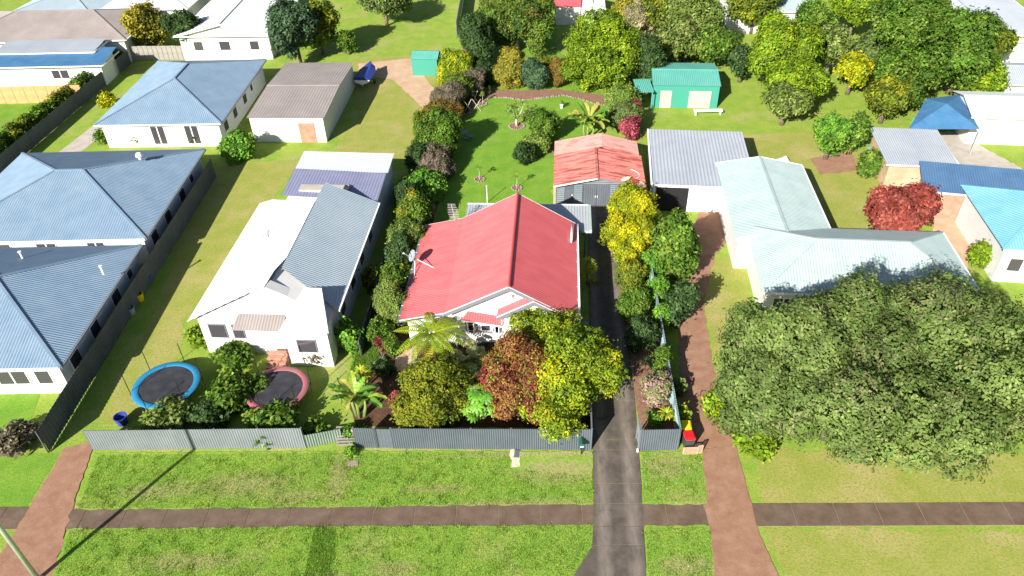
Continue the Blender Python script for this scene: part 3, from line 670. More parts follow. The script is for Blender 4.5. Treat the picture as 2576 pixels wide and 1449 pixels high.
def lattice(label, p, rz, wd, h):
    t = thing("lattice_panel", label, "lattice", p, rz, "lattice panels by the bins")
    for a in ((-wd / 2, wd / 2, 0, .05), (-wd / 2, wd / 2, h - .05, h)): MB().bx(a[0], a[1], -.02, .02, a[2], a[3]).build("rail", "lattice_wood", t, world=False)
    for s in (-1, 1): MB().bx(s * wd / 2 - .025, s * wd / 2 + .025, -.022, .022, .05, h - .05).build("stile", "lattice_wood", t, world=False)
    k = -h
    while k < wd:
        for sgn, yy in ((1, -.008), (-1, .008)):
            x0, x1 = max(k, 0), min(k + h, wd)
            if x1 - x0 > .06:
                za, zb = x0 - k, x1 - k
                if sgn < 0: za, zb = h - za, h - zb
                MB().bar((x0 - wd / 2, yy, za), (x1 - wd / 2, yy, zb), .012, .028, up=(0, 0, 1) if abs(za - zb) > .01 else (0, 1, 0)).build("lath", "lattice_wood", t, world=False)
        k += .11
lattice("low diamond lattice panel in front of the red-lidded bin", at(1733, 1133) + Vector((0, -.30, 0)), 0, .85, .62)
lattice("narrow lattice panel standing edge-on beside the red gravel drive", at(1757, 1132) + Vector((0, -.25, 0)), .25, .3, .7)
# service covers
pt = at(1300, 1143); tag(MB().box((pt.x, pt.y, .055), (.3, .55, .02), -.1).box((pt.x, pt.y, .067), (.24, .48, .006), -.1).build("service_cover", "fence_grey"), "small dark rectangular service cover on the pale worn patch", "cover")
pt = at(888, 1167); tag(MB().box((pt.x, pt.y, .05), (.62, .42, .05), .05).box((pt.x, pt.y, .078), (.5, .3, .008), .05).build("concrete_cover", "stone"), "pinkish concrete cover in the grass below the fence", "cover")
# clothes pole in the back lawn
pp = at(1226, 510); cp = thing("clothes_pole", "thin white pole standing alone on the back lawn", "pole", (pp.x, pp.y, 0))
MB().tube([(0, 0, 0), (0, 0, 1.7)], .035, 8).build("pole", "white_trim", cp, world=False); MB().lathe([(.0, 1.7), (.05, 1.7), (.05, 1.74), (0, 1.75)], n=8).build("cap", "white_trim", cp, world=False)

# ================================================================== NEIGHBOURS' BUILDINGS
def building(name, label, cat, Bp, ang, Wd, D, ze, kind, rise, roofm, wallm, ovh=.45, period=.2, z0=0.0, wins=(), doors=(), side=(), gut=True, group=None, amp=.016, gable_m=None):
    """local frame: x 0..Wd to the right, y 0..D to the back, origin under the front LEFT eave corner; Bp is the front RIGHT eave corner"""
    rz = math.radians(ang); ex = Vector((math.cos(rz), math.sin(rz), 0)); o = Vector((Bp[0], Bp[1], 0)) - ex * Wd
    t = thing(name, label, cat, o, rz, group)
    def Lb(mb, n, m, par=t): return mb.build(n, m, par, world=False)
    zr = ze + rise; E_ = [(0, 0, ze), (Wd, 0, ze), (Wd, D, ze), (0, D, ze)]
    def slope(*p, nm="roof_slope"): Lb(MB().corr(p, period, amp), nm, roofm)
    def cap(a, b): Lb(MB().bar(Vector(a) + Vector((0, 0, .03)), Vector(b) + Vector((0, 0, .03)), .2, .06), "ridge_cap", roofm)
    x0, x1, y0, y1 = ovh, Wd - ovh, ovh, D - ovh
    wl = MB()
    if kind == 'hip':
        if D >= Wd: r0, r1 = (Wd / 2, Wd / 2, zr), (Wd / 2, D - Wd / 2, zr)
        else: r0, r1 = (D / 2, D / 2, zr), (Wd - D / 2, D / 2, zr)
        if D >= Wd:
            slope(E_[0], E_[1], r0); slope(E_[2], E_[3], r1); slope(E_[1], E_[2], r1, r0); slope(E_[3], E_[0], r0, r1)
            for a, b in ((E_[0], r0), (E_[1], r0), (E_[2], r1), (E_[3], r1), (r0, r1)): cap(a, b)
        else:
            slope(E_[0], E_[1], r1, r0); slope(E_[2], E_[3], r0, r1); slope(E_[1], E_[2], r1); slope(E_[3], E_[0], r0)
            for a, b in ((E_[0], r0), (E_[1], r1), (E_[2], r1), (E_[3], r0), (r0, r1)): cap(a, b)
        wl.bx(x0, x1, y0, y1, z0, ze + .02)
    elif kind == 'gable_y':
        r0, r1 = (Wd / 2, 0, zr), (Wd / 2, D, zr); slope(E_[1], E_[2], r1, r0); slope(E_[3], E_[0], r0, r1); cap(r0, r1)
        s = rise / (Wd / 2); pl = [(x0, z0), (x1, z0), (x1, ze + s * ovh - .05), (Wd / 2, zr - .05), (x0, ze + s * ovh - .05)]
        wl.add([(x, y0, z) for x, z in pl] + [(x, y1, z) for x, z in pl], [(0, 1, 2, 3, 4), (9, 8, 7, 6, 5)] + [(i, 5 + i, 5 + (i + 1) % 5, (i + 1) % 5) for i in range(5)])
        for yy in (0, D):
            for a, b in ((E_[0], r0), (E_[1], r0)): Lb(MB().bar((a[0], yy, a[2] - .08), (b[0], yy, b[2] - .08), .06, .2), "barge_board", "white_trim")
    elif kind == 'gable_x':
        r0, r1 = (0, D / 2, zr), (Wd, D / 2, zr); slope(E_[0], E_[1], r1, r0); slope(E_[2], E_[3], r0, r1); cap(r0, r1)
        s = rise / (D / 2); pl = [(y0, z0), (y1, z0), (y1, ze + s * ovh - .05), (D / 2, zr - .05), (y0, ze + s * ovh - .05)]
        wl.add([(x0, y, z) for y, z in pl] + [(x1, y, z) for y, z in pl], [(4, 3, 2, 1, 0), (5, 6, 7, 8, 9)] + [(i, (i + 1) % 5, 5 + (i + 1) % 5, 5 + i) for i in range(5)])
    elif kind == 'skillion':   # falls to the front
        slope(E_[0], E_[1], (Wd, D, zr), (0, D, zr))
        wl.add([(x0, y0, z0), (x1, y0, z0), (x1, y1, z0), (x0, y1, z0), (x0, y0, ze + rise * y0 / D - .06), (x1, y0, ze + rise * y0 / D - .06), (x1, y1, ze + rise * y1 / D - .06), (x0, y1, ze + rise * y1 / D - .06)], [(3, 2, 1, 0), (4, 5, 6, 7), (0, 1, 5, 4), (1, 2, 6, 5), (2, 3, 7, 6), (3, 0, 4, 7)])
    wallo = Lb(wl, "wall", wallm)
    if gut:
        Lb(MB().bx(0, Wd, -.12, 0, ze - .12, ze - .01), "gutter", "white_trim"); Lb(MB().bx(Wd, Wd + .12, 0, D, ze - .12, ze - .01), "gutter", "white_trim" if roofm not in ("blue_grey_roof",) else "grey_trim")
    for (a, b, za, zb, mu) in wins:
        wo = Lb(MB().bx(a, b, y0 - .05, y0 - .002, za, zb), "window", "white_trim")
        for k in range(mu): Lb(MB().bx(a + (b - a) * k / mu + .06, a + (b - a) * (k + 1) / mu - .06, y0 - .07, y0 - .03, za + .07, zb - .07), "pane", "glass", wo)
    for (a, b, za, zb, dm) in doors: Lb(MB().bx(a, b, y0 - .06, y0 - .002, za, zb), "door_or_shade_panel", dm)
    for (a, b, za, zb, dm) in side:
        wo = Lb(MB().bx(x1 + .002, x1 + .05, a, b, za, zb), "window", "white_trim"); Lb(MB().bx(x1 + .04, x1 + .07, a + .08, b - .08, za + .08, zb - .08), "pane", dm, wo)
    return t, Lb
SW = [(1.5, 2.7, .9, 2.0, "glass"), (4.5, 5.7, .9, 2.0, "glass"), (8, 9.2, .9, 2.0, "glass"), (10.8, 11.6, 1.2, 2.0, "glass")]
# three blue-grey hip-roofed houses down the left
building("hip_house", "blue-grey hip-roofed house nearest the street on the left edge", "house", (-28.3, 34.5), -.5, 13.2, 13.4, 2.7, 'hip', 2.1, "blue_grey_roof", "wall_white", wins=[(8.5, 10.5, .9, 2.1, 2), (11, 12, .9, 2.1, 1)], side=SW, group="blue-grey hip-roofed houses")
building("hip_house", "middle of the three blue-grey hip-roofed houses on the left", "house", (-28.2, 48.75), -.5, 17.0, 14.7, 2.7, 'hip', 2.1, "blue_grey_roof", "wall_white", wins=[(2, 3.2, 1.2, 2.2, 2), (5, 6, 1.2, 2.2, 1), (8, 9.6, 1, 2.2, 2), (12, 13.4, .9, 2.2, 2)], side=SW, group="blue-grey hip-roofed houses")
t, Lb = building("hip_house", "farthest blue-grey hip-roofed house behind a row of small shrubs", "house", (-28.16, 68.8), -1.5, 12.6, 16.6, 2.7, 'hip', 2.1, "blue_grey_roof", "wall_white", wins=[(5.2, 6.6, .3, 2.3, 2), (8.6, 10, .3, 2.3, 2)], side=SW, group="blue-grey hip-roofed houses")
vt = at(350, 392, 4.4); tag(MB().lathe([(.12, 0), (.12, .25), (.3, .3), (.3, .45), (.18, .62), (0, .66)], (vt.x, vt.y, 4.05), 12).build("roof_vent", "white_trim"), "pale round vent on the middle blue-grey roof", "vent")
for lb, u, v in (("small white vent on the dark rear slope of nearest blue-grey roof", 52, 640), ("small white vent on the right slope of nearest blue-grey roof", 255, 676)):
    q = at(u, v, 3.9); tag(MB().lathe([(.07, -.5), (.07, .18), (.12, .2), (.12, .26), (0, .28)], q, 10).build("roof_vent", "white_trim"), lb, "vent", "roof vents on the blue-grey roofs")
# tan roofed long shed
t, Lb = building("long_shed", "long shed with tan-grey roof and white front wall", "shed", (-18.1, 69.3), -3.4, 7.8, 14.3, 2.75, 'gable_x', .35, "tan_roof", "wall_white", ovh=.2, doors=[(5.0, 6.6, 0, 2.1, "brick_wall")], gut=False, period=.3)
# white house with grey side roof, next on the left
wt = thing("white_house", "long white house with white and pale blue roof slopes beside trampolines", "house", (-11.67 - 9.6 * math.cos(math.radians(-4.4)), 39.23 + 9.6 * math.sin(math.radians(4.4)), 0), math.radians(-4.4))
def LW(mb, n, m, par=wt): return mb.build(n, m, par, world=False)
wz, wr, wrx = 3.15, 5.0, 5.6
LW(MB().corr([(0, 12.8, wz), (0, -1.9, wz), (wrx - 1.2, -.2, wr - .35), (wrx, 3.0, wr), (wrx, 10.2, wr), (1.2, 12.8, wz + .4)], .2, .016), "roof_slope", "white_roof")
LW(MB().corr([(9.7, -.4, wz), (9.7, 13.2, wz), (wrx, 13.2, wr - .05), (wrx, 1.8, wr)], .2, .016), "side_roof_slope", "pale_blue_roof")
LW(MB().corr([(1.7, 13.3, wz + .5), (9.6, 13.3, wz + .15), (9.6, 17.4, wz + .3), (1.7, 17.4, wz + .75)], .25, .012), "rear_roof", "lilac_roof")
LW(MB().bx(3.0, 7.0, 14.0, 14.9, wz + .4, wz + .62), "roof_patch", "pale_concrete")
LW(MB().corr([(1.6, 17.35, wz + .55), (9.7, 17.35, wz + .4), (9.7, 20.6, wz + .5), (1.6, 20.6, wz + .65)], .25, .012), "rear_roof", "white_roof")
LW(MB().bx(.45, 9.3, -1.4, 13.0, 0, wz - .02), "wall", "wall_white"); LW(MB().bx(2.0, 9.35, 13.0, 20.3, 0, wz), "rear_wall", "wall_white")
LW(MB().add([(.5, -1.38, wz - .05), (9.2, -1.38, wz - .05), (5.2, .2, wr - .4), (9.2, 12, wz), (.5, 12, wz), (5.2, 10, wr - .3)], [(0, 1, 2), (1, 3, 5, 2), (3, 4, 5), (4, 0, 2, 5)]), "roof_space", "wall_white")
# front gables and porch hip
LW(MB().corr([(3.0, -2.3, wz - .3), (6.6, -2.3, wz - .3), (6.0, .6, wz + .9), (3.6, .6, wz + .9)], .2, .014), "porch_roof", "tan_roof")
LW(MB().corr([(3.5, 1.0, wz + .95), (3.5, -.3, wz + .95), (5.0, -.3, wz + 1.75), (5.2, 1.6, wz + 1.8)], .2, .014), "gable_roof", "white_roof")
LW(MB().add([(3.6, -.25, wz + .9), (6.6, -.25, wz + .9), (5.1, -.25, wz + 1.7), (5.1, .6, wz + 1.7), (3.6, .6, wz + .9), (6.6, .6, wz + .9)], [(0, 1, 2), (0, 2, 3, 4), (1, 5, 3, 2)]), "gable_wall", "wall_white")
LW(MB().bx(6.6, 9.45, -2.5, -1.38, 0, wz + .1), "bay_wall", "wall_white"); LW(MB().corr([(6.4, -2.8, wz + .1), (9.7, -2.8, wz + .1), (8.6, .4, wz + 1.25), (7.4, .4, wz + 1.25)], .2, .014), "bay_roof", "white_roof")
for a, b in ((1.0, 2.2), (2.6, 3.4)):
    wo = LW(MB().bx(a, b, -1.46, -1.402, 1.4, 2.6), "window", "grey_trim"); LW(MB().bx(a + .07, b - .07, -1.48, -1.44, 1.47, 2.53), "pane", "glass", wo)
wo = LW(MB().bx(7.3, 8.6, -2.56, -2.502, 1.3, 2.4), "window", "grey_trim"); LW(MB().bx(7.37, 8.53, -2.58, -2.54, 1.37, 2.33), "pane", "glass", wo)
for k in range(5): LW(MB().bx(5.0, 6.3, -3.4 + k * .3, -3.1 + k * .3, 0, .16 * (k + 1)), "step", "brick_wall")
for k in range(4): 
    wo = LW(MB().bx(9.302, 9.35, 1 + k * 3, 2.2 + k * 3, 1.2, 2.4), "window", "white_trim"); LW(MB().bx(9.33, 9.37, 1.08 + k * 3, 2.12 + k * 3, 1.28, 2.32), "pane", "glass", wo)
LW(MB().bx(9.7, 9.82, -.4, 13.2, wz - .12, wz - .01), "gutter", "white_trim")
ap = at(663, 590, 4.4); ag = tag(MB().bar((ap.x - .5, ap.y + .7, ap.z), (ap.x, ap.y - .2, ap.z - .05), .05).bar((ap.x, ap.y - .2, ap.z - .05), (ap.x + .75, ap.y + .6, ap.z + .2), .05).bar((ap.x, ap.y - .2, 3.7), (ap.x, ap.y - .2, ap.z), .05).build("roof_aerial", "galvanised"), "thin V-shaped aerial on the white roof slope", "aerial")

# top-left house: tan roof, white wing, blue awning, timber fence
building("tan_house", "tan-roofed house at the top left with a white wing", "house", tuple(at(315, 100, 3.0))[:2], -1.0, 22.0, 12.0, 3.0, 'hip', 1.8, "tan_roof", "wall_white", wins=[(14, 16, .9, 2.2, 2)])
t, Lb = building("awning_wing", "white house wing under a blue awning on the left", "house wing", tuple(at(255, 160, 2.8))[:2], -1.0, 16.0, 4.5, 2.6, 'skillion', .5, "blue_cover", "wall_white", ovh=.5, wins=[(9.5, 11.5, .9, 2.0, 2)])
building("white_lean_to", "pale flat lean-to roof above the blue awning", "lean-to", tuple(at(235, 128, 3.2))[:2], -1.0, 12.0, 3.6, 3.1, 'skillion', .3, "flat_grey_roof", "wall_white", ovh=.3)
def paling(label, a, b, h, m, step=.5, gap=.02, name="paling_fence", group=None):
    a, b = Vector(a), Vector(b); t = thing(name, label, "fence", a, math.atan2((b - a).y, (b - a).x), group); Ln = (b - a).length; n = max(1, int(Ln / step))
    s = MB().bx(gap, Ln / n - gap, -.03, .03, .03, h).build("board", m, t, world=False)
    for k in range(1, n): part_copy(s, t, (k * Ln / n, 0, random.uniform(-.02, .03)), name="board")
    MB().bx(0, Ln, .035, .08, h * .75, h * .75 + .08).build("rail", m, t, world=False)
    return t
paling("orange timber fence along the top-left lawn", at(-40, 262), at(215, 256), 2.0, "orange_timber", 1.2)
paling("weathered tan timber fence behind the farthest hip-roofed house", at(320, 152), at(690, 148), 1.8, "grey_timber", .6)
building("white_cottage", "white-roofed white cottage at the top left centre", "house", tuple(at(680, 88, 3.2))[:2], -2, 12.0, 16.0, 3.2, 'gable_y', 1.4, "white_roof", "wall_white", wins=[(2, 3.2, 1.2, 2.4, 1), (5.2, 6.6, 1.2, 2.4, 1), (9, 10.2, 1.2, 2.4, 1)])
building("distant_house", "pale blue-grey roofed house at the top left corner", "house", tuple(at(230, 38, 3))[:2], -6, 12.0, 14.0, 3.0, 'hip', 1.5, "pale_blue_roof", "wall_white")
building("distant_house", "small white roofed house beyond the yellow-brown tree", "house", tuple(at(470, 22, 3))[:2], -3, 12.0, 12.0, 3.0, 'hip', 1.5, "white_roof", "wall_white")
building("distant_house", "mint and white house at the top right edge between trees", "house", tuple(at(2060, 28, 3))[:2], -4, 11.0, 10.0, 3.0, 'gable_x', 1.4, "mint_roof", "wall_white")
building("distant_house", "pale grey long roof at the top right corner", "house", tuple(at(2680, 110, 3))[:2], -8, 17.0, 22.0, 3.2, 'gable_y', 1.2, "flat_grey_roof", "wall_white")
building("garden_shed", "small bright green garden shed beside the bare dirt yard", "shed", tuple(at(1100, 150, 2.0))[:2], -6, 3.2, 2.8, 2.0, 'gable_x', .4, "teal_roof", "teal_wall", ovh=.1, gut=False)
# fences between the left lots
fence("fence", "dark boundary fence beside the three blue-grey hip-roofed houses", Vector((at(92, 1085, 1.9).x, at(92, 1085, 1.9).y, 0)), Vector((at(530, 400, 1.9).x, at(530, 400, 1.9).y, 0)), 1.9, "dark_fence", period=.3, amp=.03, posts=3.0, postm="dark_fence")
fence("fence", "light grey street fence in front of the two trampolines", at(235, 1133), at(770, 1127), 1.75, "fence_light", period=.15)
fence("fence", "dull green low fence between light grey fence and banana", at(772, 1127), at(862, 1110), 1.1, "dull_green", period=.15)
fence("fence", "white sheet fence at the far left corner of back garden", at(1150, 92), at(1172, -40), 1.9, "fence_light", period=.3)
fence("fence", "dark boundary fence at left of the concrete path by hedge", at(-30, 470), at(330, 160), 1.7, "dark_fence", period=.3, amp=.03, posts=3.0, postm="dark_fence")
fence("fence", "grey fence along the boundary left of the shrub row", at(912, 900), at(1010, 560), 1.6, "dark_fence", period=.2, postm="dark_fence")

# trampolines
def trampoline(label, c, r, ring):
    t = thing("trampoline", label, "trampoline", (c.x, c.y, 0), 0, "trampolines in the front yard")
    MB().lathe([(0, .88), (r * .5, .865), (r * .82, .88), (r * .82, .87), (0, .85)], n=36).build("jump_mat", "trampoline_mat", t, world=False)
    MB().lathe([(r * .8, .90), (r * .82, .93), (r * .99, .93), (r, .90), (r * .98, .86), (r * .8, .89)], n=36).build("pad_ring", ring, t, world=False, smooth=True)
    for k in range(6):
        a = k * PI / 3 + .3; x, y = r * math.cos(a), r * math.sin(a)
        MB().tube([(x, y, 0), (x, y, .88)], .03, 6).build("leg", "galvanised", t, world=False)
        MB().tube([(x * 1.03, y * 1.03, .5), (x * 1.03, y * 1.03, 2.5)], .025, 6).build("net_pole", "black_plastic", t, world=False)
trampoline("round trampoline with a blue pad ring behind light grey fence", at(418, 967, .9), 2.1, "trampoline_blue")
trampoline("round trampoline with a pinkish pad ring near white house", at(697, 977, .9), 2.0, "trampoline_pink")
# covered boat on its trailer
bp = at(925, 205); bt_ = thing("boat", "small boat under a blue cover beside the long shed", "boat", (bp.x, bp.y, 0), -.1)
secs = []
for yy, wd, zk in ((-2.4, .95, .6), (-1.0, 1.05, .55), (.6, .95, .55), (1.8, .6, .65), (2.5, .08, .95)): secs.append([(-wd, yy, 1.15), (-wd * .75, yy, .85), (0, yy, zk), (wd * .75, yy, .85), (wd, yy, 1.15)])
mb = MB(); mb.add([p for s in secs for p in s], [(i * 5 + j, i * 5 + j + 1, i * 5 + j + 6, i * 5 + j + 5) for i in range(4) for j in range(4)] + [(0, 1, 2, 3, 4)]); mb.build("hull", "white_trim", bt_, world=False)
mb = MB(); mb.add([p for s in secs for p in ((s[0][0] * 1.03, s[0][1], 1.16), (s[0][0] * .4, s[0][1], 1.5), (-s[0][0] * .4, s[0][1], 1.5), (-s[0][0] * 1.03, s[0][1], 1.16))], [(i * 4 + j, i * 4 + j + 4, i * 4 + j + 5, i * 4 + j + 1) for i in range(4) for j in range(3)] + [(0, 1, 2, 3)]); mb.build("cover", "boat_blue", bt_, world=False)
MB().bar((0, -2.4, .45), (0, 3.4, .45), .1).bar((-.9, -.6, .35), (.9, -.6, .35), .1).build("trailer", "galvanised", bt_, world=False)
for s in (-1, 1): MB().lathe([(0, -.08), (.3, -.08), (.3, .08), (0, .08)], (s * 1.0, -.6, .3), 16, Matrix.Rotation(PI / 2, 3, 'Y')).build("wheel", "black_plastic", bt_, world=False)
# tubs along the dark fence
for lb, u, v, m in (("blue round tub beside the dark boundary fence", 372, 712, "boat_blue"), ("yellow round tub beside the dark boundary fence", 352, 755, "bin_yellow"), ("grey-green round tub below the yellow one", 330, 790, "fence_blue"), ("pale tub at the upper end of the dark boundary fence", 455, 560, "fence_light"), ("bright blue tub inside the light grey fence corner", 310, 1065, "boat_blue")):
    p = at(u, v); tag(MB().lathe([(0, .02), (.30, .02), (.38, .6), (.41, .6), (.41, .64), (.36, .64), (.33, .2), (0, .2)], p, 16).build("tub", m), lb, "tub", "tubs along the neighbour's yard")

# right-hand neighbours
t, Lb = building("carport", "flat grey roofed carport right of the rusty garage", "carport", (20.48, 53.9), -7.1, 8.7, 10.0, 2.7, 'skillion', .12, "flat_grey_roof", "wall_white", ovh=.25, doors=[(.5, 3.2, 0, 2.3, "shade_black")], gut=False, period=.3)  # the black panel paints the shade of the open bay; no door leaf
Lb(MB().bx(.0, .12, 0, 10, 2.6, 2.86), "fascia", "white_trim")
t, Lb = building("green_shed", "teal green shed with two cream doors beyond the carport", "shed", (22.46, 74.9), -6.0, 7.1, 6.4, 2.5, 'gable_x', .5, "teal_roof", "teal_wall", ovh=.12, gut=False, doors=[(.9, 2.1, 0, 1.9, "pale_concrete"), (3.9, 6.2, 0, 1.9, "pale_concrete")])
tq = at(1618, 215, 2.2); tag(MB().corr([(tq.x - .9, tq.y - 1.6, 2.1), (tq.x + .9, tq.y - 1.6, 2.1), (tq.x + .9, tq.y + 1.6, 2.25), (tq.x - .9, tq.y + 1.6, 2.25)], .2, .02).bx(tq.x - .8, tq.x - .72, tq.y - 1.5, tq.y - 1.42, 0, 2.1).bx(tq.x + .72, tq.x + .8, tq.y - 1.5, tq.y - 1.42, 0, 2.1).build("lean_to", "teal_roof"), "small pale green lean-to roof left of the teal shed", "lean-to")
building("mint_house_wing", "rear wing of the pale mint roofed house", "house wing", (23.9, 45.6), -5.6, 7.2, 11.5, 3.0, 'gable_y', .7, "mint_roof", "wall_white", ovh=.3)
building("mint_house", "pale mint hip-roofed house behind the big grey-green trees", "house", (31.2, 38.2), -6.6, 14.4, 8.2, 3.0, 'hip', 1.7, "mint_roof", "wall_white", wins=[(1, 2.4, .9, 2.2, 2), (5, 7, .9, 2.2, 2)])
building("blue_roof_house", "white house with a bright blue roof on the right edge", "house", tuple(at(2790, 640, 3.2))[:2], -8, 7.0, 9.0, 3.2, 'hip', 1.6, "bright_blue_roof", "wall_white", wins=[(1, 2, 1, 2.2, 1)])
building("shade_band_building", "building whose dark blue roof paints a band of shade above the paved yard", "house", tuple(at(2670, 505, 3.0))[:2], -14, 10.0, 3.4, 2.8, 'skillion', .9, "shade_band_blue", "brick_wall")  # band of shade rendered as a dark blue roof colour
building("grey_annex", "light grey flat roofed annex beside the paved yard", "annex", tuple(at(2415, 420, 2.6))[:2], -8, 6.0, 6.5, 2.6, 'skillion', .3, "flat_grey_roof", "sand_paving")
building("white_annex", "white roofed building right of the blue shade cover", "annex", tuple(at(2650, 300, 3))[:2], -8, 7.2, 6.0, 3.0, 'gable_x', .8, "white_roof", "wall_white")
building("cabin", "white walled cabin above the white annex on the right", "house", tuple(at(2660, 215, 3))[:2], -8, 8.0, 6.0, 3.0, 'gable_x', .8, "flat_grey_roof", "wall_white", wins=[(1, 2.2, 1, 2, 1)])
# blue shade cover over a pool corner
sp = [at(2285, 325, 2.6), at(2465, 325, 2.6), at(2415, 238, 3.0), at(2330, 248, 3.0)]
sg = thing("shade_cover", "dark blue shade cover on posts at the right", "shade cover", (sp[0].x, sp[0].y, 0))
c_ = (sp[0] + sp[1] + sp[2] + sp[3]) / 4 + Vector((0, 0, .9))
MB().add(sp + [c_], [(0, 1, 4), (1, 2, 4), (2, 3, 4), (3, 0, 4)]).build("canopy", "blue_cover", sg)
for p in sp: MB().tube([(p.x, p.y, 0), p], .06, 6).build("post", "galvanised", sg)
pc = at(2345, 312); tag(MB().bx(pc.x - 1.6, pc.x + 1.6, pc.y - .9, pc.y + .5, 0, .5).bx(pc.x - 1.75, pc.x + 1.75, pc.y - 1.05, pc.y + .65, 0, .42).build("pool", "cyan_cover"), "bright cyan pool edge below the blue shade cover", "pool")
kp = at(2198, 378); tag(MB().lathe([(0, .06), (.5, .08), (.62, .2), (.5, .26), (0, .24)], kp, 14).build("wading_pool", "bright_blue_roof"), "small bright blue wading pool right of the small round tree", "pool")
for lb, u, v in (("pale tarpaulin heap on the lawn left of the red tree", 1965, 410), ("white garden bench between the teal shed and carport", 1780, 288)):
    p = at(u, v); t = thing("bench" if "bench" in lb else "tarpaulin_heap", lb, "bench" if "bench" in lb else "heap", p)
    if "bench" in lb:
        MB().bx(-1.5, 1.5, -.25, .25, .42, .5).build("seat", "white_trim", t, world=False)
        for s in (-1.3, 1.3): MB().bx(s - .05, s + .05, -.2, .2, 0, .42).build("leg", "white_trim", t, world=False)
    else: MB().add([(-.9, -.4, 0), (.8, -.5, 0), (1.0, .5, 0), (-.6, .6, 0), (-.2, -.1, .5), (.4, .2, .65)], [(0, 1, 4), (1, 5, 4), (1, 2, 5), (2, 3, 5), (3, 4, 5), (3, 0, 4)]).build("sheet", "wall_white", t, world=False)
# back neighbour: shed with pink roof, white garden room, bicycle
t, Lb = building("back_shed", "white shed with pink-red roof at the top behind trees", "shed", tuple(at(1462, 18, 2.4))[:2], -4.5, 3.6, 7.0, 2.4, 'skillion', .5, "red_roof", "wall_white", ovh=.1, gut=False)
building("garden_room", "small white ridged garden room beside pink-roofed shed", "garden room", tuple(at(1524, 18, 2.3))[:2], -4.5, 3.6, 6.0, 2.1, 'gable_y', .7, "white_roof", "wall_white", ovh=.08, gut=False)
sheet("shed_slab", [(1400, 32), (1465, 32), (1463, 17), (1402, 17)], .03, "stone")
bc = at(1412, 30); bk = thing("bicycle", "dark bicycle parked on the slab before the pink-roofed shed", "bicycle", (bc.x, bc.y, 0), .1)
for s in (-.52, .52): MB().lathe([(.31, -.02), (.34, 0), (.31, .02), (.28, 0), (.31, -.02)], (s, 0, .34), 18, Matrix.Rotation(PI / 2, 3, 'X')).build("wheel", "black_plastic", bk, world=False)
MB().tube([(-.52, 0, .34), (-.2, 0, .8), (.42, 0, .85), (.52, 0, .34)], .025, 6).tube([(-.52, 0, .34), (-.05, 0, .32), (.42, 0, .8)], .025, 6).tube([(-.05, 0, .32), (-.22, 0, .9)], .025, 6).build("frame", "black_plastic", bk, world=False)
MB().box((-.24, 0, .93), (.24, .12, .06)).build("saddle", "black_plastic", bk, world=False); MB().tube([(.4, -.28, 1.0), (.42, 0, .95), (.4, .28, 1.0)], .02, 6).build("handlebar", "black_plastic", bk, world=False)

# street light pole just off the bottom left corner; its shadow crosses the verge
pb = at(97, 1458); lp = thing("street_pole", "pale grey pole at the bottom left corner beside red gravel drive", "pole", (pb.x, pb.y, 0))
MB().tube([(0, 0, 0), (0, 0, 4.0), (0, 0, 8.5)], [.13, .115, .09], 12).build("pole", "galvanised", lp, smooth=True, world=False)
MB().box((0, 0, .02), (.4, .4, .06)).build("base_plate", "galvanised", lp, world=False)
MB().bar((-.02, 0, 8.3), (-1.6, -.2, 8.6), .07).build("arm", "galvanised", lp, world=False)

# ================================================================== VEGETATION
PAL = {
 'yellowgreen': [(.34, .34, .012), (.23, .29, .015), (.12, .19, .014), (.19, .26, .015)],
 'copper': [(.22, .085, .03), (.14, .05, .025), (.25, .15, .035), (.16, .045, .03), (.20, .20, .03), (.22, .035, .035)],
 'olive': [(.20, .21, .015), (.11, .15, .014), (.06, .09, .012)],
 'green': [(.10, .19, .02), (.06, .12, .014), (.15, .22, .03)],
 'bright': [(.10, .26, .03), (.15, .28, .03), (.06, .15, .02)],
 'dark': [(.035, .075, .018), (.055, .10, .03), (.025, .05, .014)],
 'bluegreen': [(.05, .10, .05), (.075, .13, .06), (.03, .06, .03)],
 'broad': [(.075, .15, .022), (.13, .18, .025), (.05, .10, .018), (.16, .14, .03)],
 'lime': [(.24, .31, .012), (.16, .25, .014), (.10, .17, .012), (.19, .27, .013)],
 'gold': [(.43, .40, .008), (.34, .34, .009), (.24, .27, .01), (.14, .19, .01)],
 'feather': [(.16, .21, .04), (.10, .15, .03), (.20, .24, .07)],
 'greybrown': [(.16, .13, .09), (.11, .10, .06), (.20, .15, .12), (.09, .10, .04)],
 'pinkgrey': [(.30, .27, .14), (.20, .22, .09), (.32, .20, .20), (.14, .18, .06)],
 'rust': [(.22, .14, .03), (.15, .10, .025), (.18, .17, .03)],
 'mustard': [(.30, .26, .03), (.22, .21, .03), (.15, .16, .025)],
 'greygreen': [(.10, .15, .036), (.125, .17, .046), (.08, .125, .03), (.14, .158, .06)],
 'red': [(.25, .055, .04), (.18, .04, .03), (.31, .09, .065)],
 'darkred': [(.26, .04, .06), (.36, .09, .11), (.15, .03, .04)],
 'orangetip': [(.13, .20, .02), (.085, .145, .018), (.11, .18, .02), (.26, .20, .02)],
 'dry': [(.36, .31, .20), (.24, .22, .11), (.14, .17, .06)],
 'spring': [(.18, .27, .04), (.12, .20, .03), (.23, .29, .07)],
}
def unit(n):
    v = RNG.normal(size=(n, 3)); return v / np.linalg.norm(v, axis=1)[:, None]
